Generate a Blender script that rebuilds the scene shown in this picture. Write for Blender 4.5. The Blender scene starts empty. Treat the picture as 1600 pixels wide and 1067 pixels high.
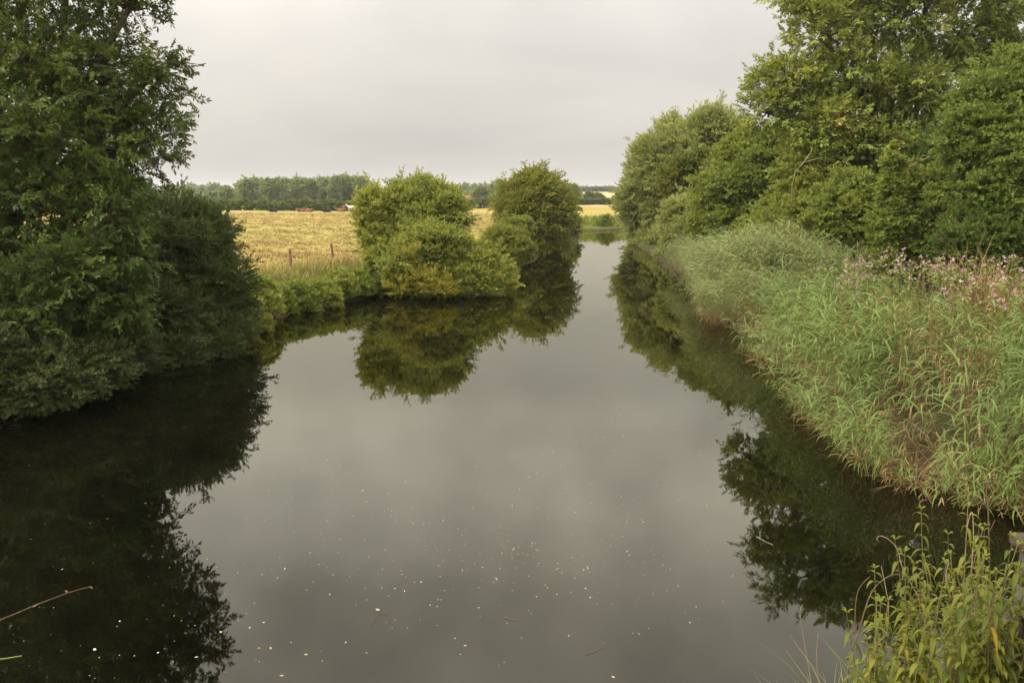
import bpy, math
import numpy as np
from mathutils import Vector

C = bpy.context.scene.collection
rng = np.random.default_rng(11)
R = math.radians

# ------------------------------------------------------------------ camera model (metres, camera 4.5 m above the river)
F, H = 1290.0, 4.5
PITCH = math.atan((533.5 - 303.0) / F)
CP, SP = math.cos(PITCH), math.sin(PITCH)

def ray(px, py):
    a, b = (px - 800.0) / F, (533.5 - py) / F
    return np.array([a, CP + b * SP, -SP + b * CP])

def at(px, py, D):
    d = ray(px, py)
    return np.array([0, 0, H]) + d * (D / d[1])

def onz(px, py, z=0.0):
    d = ray(px, py)
    return np.array([0, 0, H]) + d * ((z - H) / d[2])

# ------------------------------------------------------------------ tagging helpers
def tag(o, label=None, cat=None, group=None, kind=None):
    if label: o['label'] = label
    if cat: o['category'] = cat
    if group: o['group'] = group
    if kind: o['kind'] = kind
    return o

def empty(name, loc, label=None, cat=None, group=None):
    o = bpy.data.objects.new(name, None)
    o.empty_display_size = 0.3
    C.objects.link(o)
    o.location = loc
    return tag(o, label, cat, group)

def mesh_obj(name, V, Q, mats, parent=None, midx=None, tint=None, T=None, smooth=False, origin=None):
    """one mesh object from numpy verts, quads (m,4), optional tris (k,3)"""
    V = np.asarray(V, np.float32)
    if origin is not None:
        V = V - np.asarray(origin, np.float32)
    Q = np.asarray(Q, np.int32).reshape(-1, 4)
    T = np.zeros((0, 3), np.int32) if T is None else np.asarray(T, np.int32).reshape(-1, 3)
    me = bpy.data.meshes.new(name)
    me.vertices.add(len(V)); me.vertices.foreach_set('co', V.ravel())
    nl = Q.size + T.size
    me.loops.add(nl)
    me.loops.foreach_set('vertex_index', np.concatenate([Q.ravel(), T.ravel()]))
    npol = len(Q) + len(T)
    me.polygons.add(npol)
    ls = np.concatenate([np.arange(len(Q)) * 4, Q.size + np.arange(len(T)) * 3]).astype(np.int32)
    me.polygons.foreach_set('loop_start', ls)
    if midx is not None:
        me.polygons.foreach_set('material_index', np.asarray(midx, np.int32))
    if smooth:
        me.polygons.foreach_set('use_smooth', np.ones(npol, bool))
    if tint is not None:
        a = me.attributes.new('tint', 'FLOAT', 'POINT')
        a.data.foreach_set('value', np.asarray(tint, np.float32))
    me.update(calc_edges=True)
    me.validate()
    for m in mats: me.materials.append(m)
    o = bpy.data.objects.new(name, me)
    C.objects.link(o)
    if parent is not None: o.parent = parent
    if origin is not None and parent is None: o.location = origin
    return o

class MB:
    """collects quads with a material index and a tint"""
    def __init__(s): s.v, s.q, s.m, s.t, s.n = [], [], [], [], 0
    def add(s, V, Q, m=0, t=0.5):
        V = np.asarray(V, float).reshape(-1, 3); Q = np.asarray(Q, int).reshape(-1, 4)
        s.v.append(V); s.q.append(Q + s.n); s.m.append(np.full(len(Q), m)); s.n += len(V)
        s.t.append(np.broadcast_to(np.asarray(t, float), (len(V),)).copy())
    def tube(s, P, r, sides=5, m=0, t=0.5):
        P = np.asarray(P, float); n = len(P)
        r = np.broadcast_to(np.asarray(r, float), (n,))
        T = np.gradient(P, axis=0); T /= np.linalg.norm(T, axis=1)[:, None] + 1e-9
        ref = np.array([0.31, 0.17, 0.93]) if abs(T[0, 2]) < .9 else np.array([0.95, 0.2, 0.1])
        A = np.cross(T, ref); A /= np.linalg.norm(A, axis=1)[:, None] + 1e-9
        B = np.cross(T, A)
        ang = np.arange(sides) * 2 * math.pi / sides
        ring = P[:, None] + r[:, None, None] * (np.cos(ang)[None, :, None] * A[:, None] + np.sin(ang)[None, :, None] * B[:, None])
        i = np.arange(n - 1)[:, None] * sides; j = np.arange(sides)[None]; k = (j + 1) % sides
        Q = np.stack([i + j, i + k, i + sides + k, i + sides + j], -1).reshape(-1, 4)
        s.add(ring.reshape(-1, 3), Q, m, t)
    def leaf(s, p, d, side, L, W, m=0, t=0.5, mid=.45, fold=.0):
        p = np.asarray(p, float); nrm = np.cross(d, side)
        s.add([p, p + mid * L * d + .5 * W * side + fold * W * nrm, p + L * d, p + mid * L * d - .5 * W * side + fold * W * nrm], [[0, 1, 2, 3]], m, t)
    def blade(s, P, W, side, m=0, t=0.5):
        P = np.asarray(P, float); n = len(P); W = np.asarray(W, float)[:, None] * .5
        V = np.empty((2 * n, 3)); V[0::2] = P - W * side; V[1::2] = P + W * side
        i = np.arange(n - 1) * 2
        s.add(V, np.stack([i, i + 1, i + 3, i + 2], -1), m, t)
    def get(s):
        return (np.concatenate(s.v), np.concatenate(s.q), np.concatenate(s.m), np.concatenate(s.t))
    def build(s, name, mats, parent=None, smooth=False, origin=None):
        v, q, m, t = s.get()
        return mesh_obj(name, v, q, mats, parent, m, t, smooth=smooth, origin=origin)

def norm(a):
    a = np.asarray(a, float)
    return a / (np.linalg.norm(a, axis=-1, keepdims=True) + 1e-9)

def instance(mb, protos, pos, xdir, scale, tint, up=None, g=None):
    """copies prototype sprays into one mesh builder (vectorised)"""
    g = g or rng
    N = len(pos)
    if N == 0: return
    x = norm(xdir)
    if up is None:
        up = np.array([0, 0, 1.0]) + g.normal(0, .25, (N, 3))
    y = norm(np.cross(up, x)); z = np.cross(x, y)
    which = g.integers(0, len(protos), N)
    for k, pr in enumerate(protos):
        I = np.where(which == k)[0]
        if len(I) == 0: continue
        V, Q, M, T = pr
        W = pos[I][:, None] + scale[I][:, None, None] * (V[None, :, 0:1] * x[I][:, None] + V[None, :, 1:2] * y[I][:, None] + V[None, :, 2:3] * z[I][:, None])
        QQ = (Q[None] + (np.arange(len(I)) * len(V))[:, None, None]).reshape(-1, 4)
        mb.v.append(W.reshape(-1, 3)); mb.q.append(QQ + mb.n); mb.n += len(I) * len(V)
        mb.m.append(np.tile(M, len(I)))
        mb.t.append(np.clip(T[None] + tint[I][:, None] - .5, 0, 1).ravel())

# ------------------------------------------------------------------ materials
def new_mat(name):
    m = bpy.data.materials.new(name); m.use_nodes = True
    nt = m.node_tree
    for n in list(nt.nodes): nt.nodes.remove(n)
    out = nt.nodes.new('ShaderNodeOutputMaterial')
    return m, nt, out

def leaf_mat(name, stops, trans=.3, rough=.55, spec=.25):
    """leaf colour by a per-leaf tint (species variation, plus painted shade low in the left ash)"""
    m, nt, out = new_mat(name)
    at_ = nt.nodes.new('ShaderNodeAttribute'); at_.attribute_name = 'tint'
    rp = nt.nodes.new('ShaderNodeValToRGB')
    cr = rp.color_ramp
    while len(cr.elements) < len(stops): cr.elements.new(.5)
    for e, (p, c) in zip(cr.elements, stops):
        e.position = p; e.color = (*c, 1)
    nt.links.new(at_.outputs['Fac'], rp.inputs['Fac'])
    b = nt.nodes.new('ShaderNodeBsdfPrincipled')
    b.inputs['Roughness'].default_value = rough
    b.inputs['Specular IOR Level'].default_value = spec
    tr = nt.nodes.new('ShaderNodeBsdfTranslucent')
    hs = nt.nodes.new('ShaderNodeHueSaturation')
    hs.inputs['Value'].default_value = 1.25; hs.inputs['Hue'].default_value = .485
    mx = nt.nodes.new('ShaderNodeMixShader'); mx.inputs['Fac'].default_value = trans
    nt.links.new(rp.outputs['Color'], b.inputs['Base Color'])
    nt.links.new(rp.outputs['Color'], hs.inputs['Color']); nt.links.new(hs.outputs['Color'], tr.inputs['Color'])
    nt.links.new(b.outputs['BSDF'], mx.inputs[1]); nt.links.new(tr.outputs['BSDF'], mx.inputs[2])
    nt.links.new(mx.outputs['Shader'], out.inputs['Surface'])
    return m

def noise_mat(name, c1, c2, scale=8.0, rough=.9, bump=.3, stretch=(1, 1, 1), detail=6):
    m, nt, out = new_mat(name)
    tc = nt.nodes.new('ShaderNodeTexCoord'); mp = nt.nodes.new('ShaderNodeMapping')
    mp.inputs['Scale'].default_value = stretch
    nz = nt.nodes.new('ShaderNodeTexNoise'); nz.inputs['Scale'].default_value = scale; nz.inputs['Detail'].default_value = detail
    rp = nt.nodes.new('ShaderNodeValToRGB')
    rp.color_ramp.elements[0].position = .3; rp.color_ramp.elements[1].position = .7
    rp.color_ramp.elements[0].color = (*c1, 1); rp.color_ramp.elements[1].color = (*c2, 1)
    b = nt.nodes.new('ShaderNodeBsdfPrincipled'); b.inputs['Roughness'].default_value = rough
    b.inputs['Specular IOR Level'].default_value = .2
    bp = nt.nodes.new('ShaderNodeBump'); bp.inputs['Strength'].default_value = bump; bp.inputs['Distance'].default_value = .02
    L = nt.links.new
    L(tc.outputs['Object'], mp.inputs['Vector']); L(mp.outputs['Vector'], nz.inputs['Vector'])
    L(nz.outputs['Fac'], rp.inputs['Fac']); L(rp.outputs['Color'], b.inputs['Base Color'])
    L(nz.outputs['Fac'], bp.inputs['Height']); L(bp.outputs['Normal'], b.inputs['Normal'])
    L(b.outputs['BSDF'], out.inputs['Surface'])
    return m

BARK = noise_mat('bark', (.05, .04, .027), (.16, .13, .09), 14, stretch=(1, 1, .25))
DEADWOOD = noise_mat('dead_wood', (.22, .16, .09), (.36, .28, .17), 10, stretch=(1, 1, .3))
POST = noise_mat('post_wood', (.20, .11, .055), (.36, .22, .12), 9, stretch=(1, 1, .15))
PALE_POST = noise_mat('pale_post_wood', (.28, .21, .13), (.42, .34, .22), 9, stretch=(1, 1, .15))
BROWNST = noise_mat('brown_stalk', (.09, .055, .03), (.2, .13, .07), 30)
STONE = noise_mat('grey_stone', (.035, .034, .03), (.09, .085, .075), 5)
PLANK = noise_mat('weathered_plank', (.028, .020, .014), (.075, .055, .04), 9, stretch=(.2, 1, 1))

ASH = leaf_mat('ash_leaves', [(0, (0.0456, 0.0774, 0.0115)), (.5, (0.0825, 0.1283, 0.0178)), (.85, (0.1491, 0.1742, 0.0219)), (1, (0.2267, 0.1803, 0.0355))])
ASH_R = leaf_mat('far_ash_leaves', [(0, (0.1121, 0.1570, 0.0256)), (.5, (0.1867, 0.2372, 0.0362)), (.85, (0.2801, 0.3006, 0.0466)), (1, (0.3734, 0.3006, 0.0722))])
HAW = leaf_mat('hawthorn_leaves', [(0, (0.0462, 0.0765, 0.0173)), (.5, (0.0795, 0.1147, 0.0259)), (.9, (0.1313, 0.1513, 0.0359)), (1, (0.2458, 0.1513, 0.0543))])
HAW_C = leaf_mat('olive_hawthorn_leaves', [(0, (0.1056, 0.1326, 0.0186)), (.5, (0.1824, 0.2112, 0.0279)), (.9, (0.2880, 0.2785, 0.0399)), (1, (0.3852, 0.2785, 0.0757))])
DIM = leaf_mat('dark_olive_leaves', [(0, (0.0343, 0.0485, 0.0125)), (.5, (0.0585, 0.0798, 0.0187)), (.9, (0.0859, 0.1111, 0.0275)), (1, (0.1211, 0.1283, 0.0438))])
SALLOW = leaf_mat('sallow_leaves', [(0, (0.1428, 0.1910, 0.0345)), (.5, (0.2380, 0.2807, 0.0480)), (.9, (0.4057, 0.3819, 0.0585)), (1, (0.6189, 0.4930, 0.0510))])
YELLOW = leaf_mat('yellowing_leaves', [(0, (0.2025, 0.2228, 0.0324)), (.5, (0.3375, 0.3172, 0.0378)), (1, (0.5670, 0.4590, 0.0473))])
WILLOW = leaf_mat('willow_leaves', [(0, (0.1807, 0.2228, 0.0661)), (.5, (0.2828, 0.3233, 0.0888)), (1, (0.4282, 0.4337, 0.1144))])
FARTREE = leaf_mat('far_tree_leaves', [(0, (0.1166, 0.1693, 0.0587)), (.5, (0.1853, 0.2423, 0.0813)), (1, (0.2915, 0.3405, 0.1062))])
HEDGE = leaf_mat('hedge_leaves', [(0, (0.0635, 0.0926, 0.0225)), (.5, (0.1111, 0.1455, 0.0317)), (1, (0.1904, 0.1984, 0.0476))])
BUSHG = leaf_mat('fresh_green_leaves', [(0, (0.0972, 0.1380, 0.0252)), (.5, (0.1728, 0.2208, 0.0360)), (1, (0.3036, 0.3036, 0.0408))])
REED = leaf_mat('reed_leaves', [(0, (0.0721, 0.1204, 0.0252)), (.5, (0.1280, 0.1881, 0.0390)), (.85, (0.1870, 0.2348, 0.0476)), (1, (0.2890, 0.2827, 0.0500))], trans=.25)
REED_D = leaf_mat('dome_reed_leaves', [(0, (0.1052, 0.1446, 0.0431)), (.5, (0.1880, 0.2342, 0.0700)), (.85, (0.2782, 0.2961, 0.0941)), (1, (0.4511, 0.3306, 0.0897))], trans=.25)
STRAW = leaf_mat('straw', [(0, (.19, .125, .05)), (.5, (.32, .225, .09)), (1, (.46, .34, .16))], trans=.15)
GRASS = leaf_mat('grass_blades', [(0, (.10, .13, .022)), (.5, (.19, .19, .04)), (1, (.36, .27, .08))], trans=.2)
FIELDG = leaf_mat('dry_grass_blades', [(0, (0.1648, 0.1112, 0.0307)), (.5, (0.2537, 0.1832, 0.0523)), (1, (0.3171, 0.2420, 0.0859))], trans=.15)
NETTLE = leaf_mat('nettle_leaves', [(0, (0.0564, 0.0859, 0.0114)), (.5, (0.1128, 0.1349, 0.0154)), (.85, (0.1934, 0.1800, 0.0168)), (1, (0.3384, 0.2126, 0.0154))], trans=.35)
NSTEM = leaf_mat('weed_stems', [(0, (.06, .04, .025)), (.5, (.13, .085, .045)), (1, (.20, .17, .06))], trans=0)
PINK = leaf_mat('balsam_flowers', [(0, (0.3864, 0.1995, 0.2310)), (.5, (0.4784, 0.3045, 0.3150)), (1, (0.5704, 0.4725, 0.4515))], trans=.25)

# ------------------------------------------------------------------ river outline and terrain height
LEFT = [(-8.6, -8), (-9.2, 8)] + [tuple(onz(x, y)[:2]) for x, y in
        [(-20, 640), (150, 596), (300, 560), (378, 538), (398, 507), (470, 487), (560, 470), (600, 457), (640, 448), (700, 437),
         (760, 427), (800, 414), (850, 400), (893, 392), (902, 376), (905, 361)]]
RIGHT = [tuple(onz(x, y)[:2]) for x, y in
         [(976, 366), (990, 378), (1014, 396), (1050, 425), (1085, 460), (1160, 515), (1225, 556), (1292, 634), (1345, 692), (1480, 764), (1610, 800)]] + \
        [(7.4, 8.4), (4.9, 6.6), (2.2, 5.9), (1.7, 4.2), (1.7, -8)]
POLY = np.array(LEFT + [(20, 108), (90, 120), (90, 100), (22, 91)] + RIGHT)

def sdf(P):
    """signed distance to the river outline, positive on land"""
    P = np.asarray(P, float)
    d = np.full(len(P), 1e18); inside = np.zeros(len(P), bool)
    n = len(POLY)
    for i in range(n):
        a, b = POLY[i], POLY[(i + 1) % n]
        e = b - a; w = P - a
        t = np.clip((w @ e) / (e @ e), 0, 1)
        q = w - t[:, None] * e
        d = np.minimum(d, (q ** 2).sum(1))
        c = ((a[1] > P[:, 1]) != (b[1] > P[:, 1])) & (P[:, 0] < (b[0] - a[0]) * (P[:, 1] - a[1]) / (b[1] - a[1] + 1e-12) + a[0])
        inside ^= c
    d = np.sqrt(d)
    return np.where(inside, -d, d)

def ss(a, b, x):
    t = np.clip((x - a) / (b - a), 0, 1)
    return t * t * (3 - 2 * t)

def wob(x, y, s, k=0):
    return (np.sin(x * s + 1.3 + k) * np.sin(y * s * .83 + 2.1 * k + .4) + .6 * np.sin(x * s * 2.1 + y * s * 1.7 + k)) / 1.6

def hgt(P, s=None):
    P = np.asarray(P, float); x, y = P[:, 0], P[:, 1]
    s = sdf(P) if s is None else s
    e = s + .25 * wob(x, y, 1.7)
    z = -.7 + 1.05 * ss(-.9, .5, e) + .45 * ss(.3, 4.5, e)
    z = z + .06 * wob(x, y, .5) * ss(1, 5, s) + .10 * wob(x, y, .11, 2) * ss(10, 40, s)
    # a far stubble rise to the right of centre, low hills on the left far away
    z = z + 3.9 * ss(330, 640, y) * ss(-60, 10, x) + 1.3 * ss(150, 330, y) * ss(-20, 20, x)
    z = z + 9.5 * ss(900, 2300, y) * (1 - ss(-500, 300, x)) * (.75 + .25 * wob(x, y, .0035, 1))
    z = z + 1.5 * ss(900, 2300, y)
    return z

def gz(x, y):
    return float(hgt(np.array([[x, y]]))[0])

def axis(lo, a, b, hi, step, n):
    core = np.arange(a, b + 1e-6, step)
    g = 1.0
    t = np.linspace(0, 1, n + 1)[1:]
    left = a - (a - lo) * (t ** 3.2) if lo < a else np.array([])
    right = b + (hi - b) * (t ** 3.2)
    return np.concatenate([left[::-1], core, right])

xs = axis(-4200, -34, 34, 4200, .4, 55)
ys = axis(-30, -8, 112, 4600, .5, 60)
ys = ys[np.concatenate([[True], np.diff(ys) > 1e-4])]
X, Y = np.meshgrid(xs, ys)
P2 = np.stack([X.ravel(), Y.ravel()], 1)
S2 = sdf(P2)
Z2 = hgt(P2, S2)
nx, ny = len(xs), len(ys)
i = (np.arange(ny - 1)[:, None] * nx + np.arange(nx - 1)[None]).ravel()
Q = np.stack([i, i + 1, i + nx + 1, i + nx], 1)

def ground_mat():
    m, nt, out = new_mat('meadow_and_banks')
    L = nt.links.new
    ac = nt.nodes.new('ShaderNodeAttribute'); ac.attribute_name = 'soil'
    geo = nt.nodes.new('ShaderNodeNewGeometry')
    def nz(scale, detail, st=(1, 1, 1)):
        mp = nt.nodes.new('ShaderNodeMapping'); mp.inputs['Scale'].default_value = st
        n = nt.nodes.new('ShaderNodeTexNoise'); n.inputs['Scale'].default_value = scale; n.inputs['Detail'].default_value = detail
        L(geo.outputs['Position'], mp.inputs['Vector']); L(mp.outputs['Vector'], n.inputs['Vector'])
        return n
    a = nz(.09, 6, (.5, 1.0, 1)); b = nz(1.1, 6, (.35, 1, 1)); c = nz(.02, 3, (.4, 1, 1))
    r1 = nt.nodes.new('ShaderNodeMapRange'); r1.inputs[1].default_value = .3; r1.inputs[2].default_value = .7; r1.inputs[3].default_value = .84; r1.inputs[4].default_value = 1.14
    r2 = nt.nodes.new('ShaderNodeMapRange'); r2.inputs[1].default_value = .3; r2.inputs[2].default_value = .7; r2.inputs[3].default_value = .84; r2.inputs[4].default_value = 1.16
    L(a.outputs['Fac'], r1.inputs[0]); L(b.outputs['Fac'], r2.inputs[0])
    mu = nt.nodes.new('ShaderNodeMath'); mu.operation = 'MULTIPLY'; L(r1.outputs[0], mu.inputs[0]); L(r2.outputs[0], mu.inputs[1])
    vm = nt.nodes.new('ShaderNodeVectorMath'); vm.operation = 'SCALE'
    L(ac.outputs['Color'], vm.inputs[0]); L(mu.outputs[0], vm.inputs['Scale'])
    hs = nt.nodes.new('ShaderNodeHueSaturation')
    r3 = nt.nodes.new('ShaderNodeMapRange'); r3.inputs[1].default_value = .35; r3.inputs[2].default_value = .65; r3.inputs[3].default_value = .485; r3.inputs[4].default_value = .525
    L(c.outputs['Fac'], r3.inputs[0]); L(r3.outputs[0], hs.inputs['Hue']); L(vm.outputs[0], hs.inputs['Color'])
    bs = nt.nodes.new('ShaderNodeBsdfPrincipled'); bs.inputs['Roughness'].default_value = .95; bs.inputs['Specular IOR Level'].default_value = .1
    L(hs.outputs['Color'], bs.inputs['Base Color'])
    bp = nt.nodes.new('ShaderNodeBump'); bp.inputs['Strength'].default_value = .5; bp.inputs['Distance'].default_value = .15
    L(b.outputs['Fac'], bp.inputs['Height']); L(bp.outputs['Normal'], bs.inputs['Normal'])
    L(bs.outputs['BSDF'], out.inputs['Surface'])
    return m

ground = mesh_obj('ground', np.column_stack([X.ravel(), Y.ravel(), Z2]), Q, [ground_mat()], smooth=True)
tag(ground, kind='structure')
x, y = P2[:, 0], P2[:, 1]
def mixc(c, col, w): return c + (np.array(col) - c) * w[:, None]
col = np.tile(np.array([.268, .198, .056]), (len(P2), 1))
col = mixc(col, (.245, .205, .056), np.clip(.5 + .8 * wob(x, y, .05, 3), 0, 1))
col = mixc(col, (.20, .19, .045), ss(.0, .8, 1 - np.abs(S2 - 3.2) / 5.0) * (y < 115))
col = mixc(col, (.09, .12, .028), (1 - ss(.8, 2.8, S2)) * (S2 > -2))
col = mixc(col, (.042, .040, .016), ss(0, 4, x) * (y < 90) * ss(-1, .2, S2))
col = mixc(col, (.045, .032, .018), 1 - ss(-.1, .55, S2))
col = mixc(col, (.42, .30, .165), ss(205, 240, y) * ss(-40, -10, x))
col = mixc(col, (.15, .17, .07), ss(330, 420, y) * (1 - ss(-60, -10, x)))
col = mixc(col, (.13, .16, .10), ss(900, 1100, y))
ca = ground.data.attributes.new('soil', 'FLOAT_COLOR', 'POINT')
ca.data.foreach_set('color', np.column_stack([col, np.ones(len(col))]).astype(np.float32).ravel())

# ------------------------------------------------------------------ water
def water_mat():
    m, nt, out = new_mat('river_water')
    L = nt.links.new
    geo = nt.nodes.new('ShaderNodeNewGeometry')
    mp = nt.nodes.new('ShaderNodeMapping'); mp.inputs['Scale'].default_value = (1.0, .55, 1)
    L(geo.outputs['Position'], mp.inputs['Vector'])
    n1 = nt.nodes.new('ShaderNodeTexNoise'); n1.inputs['Scale'].default_value = 1.6; n1.inputs['Detail'].default_value = 2.0
    n2 = nt.nodes.new('ShaderNodeTexNoise'); n2.inputs['Scale'].default_value = .35; n2.inputs['Detail'].default_value = 3
    L(mp.outputs['Vector'], n1.inputs['Vector']); L(mp.outputs['Vector'], n2.inputs['Vector'])
    b1 = nt.nodes.new('ShaderNodeBump'); b1.inputs['Strength'].default_value = 1.0; b1.inputs['Distance'].default_value = .0022
    L(n1.outputs['Fac'], b1.inputs['Height'])
    rp = nt.nodes.new('ShaderNodeValToRGB')
    rp.color_ramp.elements[0].position = .35; rp.color_ramp.elements[1].position = .7
    rp.color_ramp.elements[0].color = (.0016, .0016, .0008, 1); rp.color_ramp.elements[1].color = (.0035, .0033, .0016, 1)
    L(n2.outputs['Fac'], rp.inputs['Fac'])
    df = nt.nodes.new('ShaderNodeBsdfDiffuse'); gl = nt.nodes.new('ShaderNodeBsdfGlossy'); fr = nt.nodes.new('ShaderNodeFresnel'); mx = nt.nodes.new('ShaderNodeMixShader')
    gl.inputs['Roughness'].default_value = .018; gl.inputs['Color'].default_value = (1.0, .975, .825, 1)
    fr.inputs['IOR'].default_value = 1.54
    L(rp.outputs['Color'], df.inputs['Color'])
    for n_ in (gl, fr): L(b1.outputs['Normal'], n_.inputs['Normal'])
    L(fr.outputs[0], mx.inputs['Fac']); L(df.outputs[0], mx.inputs[1]); L(gl.outputs[0], mx.inputs[2])
    L(mx.outputs[0], out.inputs['Surface'])
    return m
wx = np.linspace(-34, 92, 64); wy = np.linspace(-9, 122, 66)
WX, WY = np.meshgrid(wx, wy)
i = (np.arange(65)[:, None] * 64 + np.arange(63)[None]).ravel()
water = mesh_obj('water', np.column_stack([WX.ravel(), WY.ravel(), np.zeros(WX.size)]), np.stack([i, i + 1, i + 65, i + 64], 1), [water_mat()])
tag(water, kind='structure')

# ------------------------------------------------------------------ spray prototypes (local x = outwards along the twig, z = up)
def rdir(g, sd=1.0):
    return norm(g.normal(0, sd, 3))

def ash_proto(g, n_leaf=5, pairs=3, L=.108, W=.050, twig=.30, rach=.21):
    b = MB()
    b.tube([[0, 0, 0], [twig * .5, 0, .02], [twig, 0, -.01]], [.008, .006, .004], 3, 1, .5)
    for k in range(n_leaf):
        f = .35 + .65 * k / (n_leaf - 1)
        o = np.array([twig * f, 0, 0])
        a = g.uniform(-1.25, 1.25) if k < n_leaf - 1 else g.uniform(-.3, .3)
        d = norm([math.cos(a), math.sin(a), g.uniform(-.15, .55)])
        tl = g.normal(.5, .08)
        P = [o + d * rach * u - np.array([0, 0, 1]) * (.45 * rach * u * u) for u in (0, .5, 1.0)]
        b.tube(P, [.004, .003, .002], 3, 1, .6)
        for q in range(pairs):
            u = .3 + .62 * q / max(1, pairs - 1)
            c = o + d * rach * u - np.array([0, 0, 1]) * (.45 * rach * u * u)
            s = norm(np.cross([0, 0, 1], d))
            for sg in (-1, 1):
                ld = norm(d * .6 + s * sg * .62 + np.array([0, 0, -.62]) + g.normal(0, .24, 3))
                sd = norm(np.cross(ld, [0, 0, 1]) + g.normal(0, .6, 3))
                b.leaf(c, ld, sd, L * g.uniform(.8, 1.15), W * g.uniform(.85, 1.15), 0, tl + g.normal(0, .05), fold=.12)
        c = P[-1]; ld = norm(d + np.array([0, 0, -.6]))
        b.leaf(c, ld, norm(np.cross(ld, [0, 0, 1]) + g.normal(0, .3, 3)), L * 1.1, W * 1.1, 0, tl)
    return b.get()

def twig_proto(g, n=26, L=.06, W=.038, twig=.42, spread=.9, arch=-.12, ang=.9, tsd=.09, droop=.15, side_twigs=2):
    b = MB()
    paths = [(np.zeros(3), np.array([1.0, 0, 0]), twig, n)]
    for k in range(side_twigs):
        a = g.uniform(.35, .9) * (1 if k % 2 else -1)
        paths.append((np.array([twig * g.uniform(.2, .55), 0, 0]), norm([math.cos(a), math.sin(a), g.uniform(-.2, .4)]), twig * g.uniform(.45, .7), int(n * .5)))
    for o, d, ln, m in paths:
        P = [o + d * ln * u + np.array([0, 0, 1]) * arch * ln * u * u for u in (0, .5, 1)]
        b.tube(P, [.007, .005, .0025], 3, 1, .5)
        for k in range(m):
            u = g.uniform(.12, 1.0)
            c = o + d * ln * u + np.array([0, 0, 1]) * arch * ln * u * u
            r = rdir(g); r = norm(r - d * (r @ d))
            ld = norm(d * g.uniform(.35, 1.0) + r * ang * g.uniform(.5, 1.1) + np.array([0, 0, -droop]))
            sd = norm(np.cross(ld, rdir(g)))
            b.leaf(c, ld, sd, L * g.uniform(.7, 1.2), W * g.uniform(.75, 1.15), 0, g.normal(.5, tsd), fold=g.uniform(-.15, .15))
        b.leaf(P[-1], d, norm(np.cross(d, rdir(g))), L, W * .8, 0, .6)
    return b.get()

gp = np.random.default_rng(5)
PR = dict(
    ash=[ash_proto(gp) for _ in range(7)],
    ash_far=[ash_proto(gp, 5, 3, .175, .085, .50, .30) for _ in range(7)],
    haw=[twig_proto(gp, 26, .060, .036, .42, arch=-.15) for _ in range(6)],
    haw_far=[twig_proto(gp, 26, .115, .062, .75, arch=-.32, ang=.7, droop=.25) for _ in range(6)],
    sallow=[twig_proto(gp, 24, .115, .052, .55, arch=.06, ang=.85, droop=.05) for _ in range(6)],
    willow=[twig_proto(gp, 42, .19, .045, .90, arch=.05, ang=.55, droop=.08) for _ in range(6)],
    broad=[twig_proto(gp, 30, .135, .078, .66, arch=-.1, ang=.95, droop=.18) for _ in range(6)],
    weed=[twig_proto(gp, 20, .11, .055, .36, arch=-.05, ang=.9, droop=.1) for _ in range(6)],
    far=[twig_proto(gp, 16, .55, .28, 1.6, arch=.05, ang=.85, droop=.05, side_twigs=1) for _ in range(5)],
    vfar=[twig_proto(gp, 9, 1.5, .8, 3.2, arch=0, ang=.9, side_twigs=1) for _ in range(4)],
)

def sph(g, n):
    return norm(g.normal(0, 1, (n, 3)))

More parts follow.
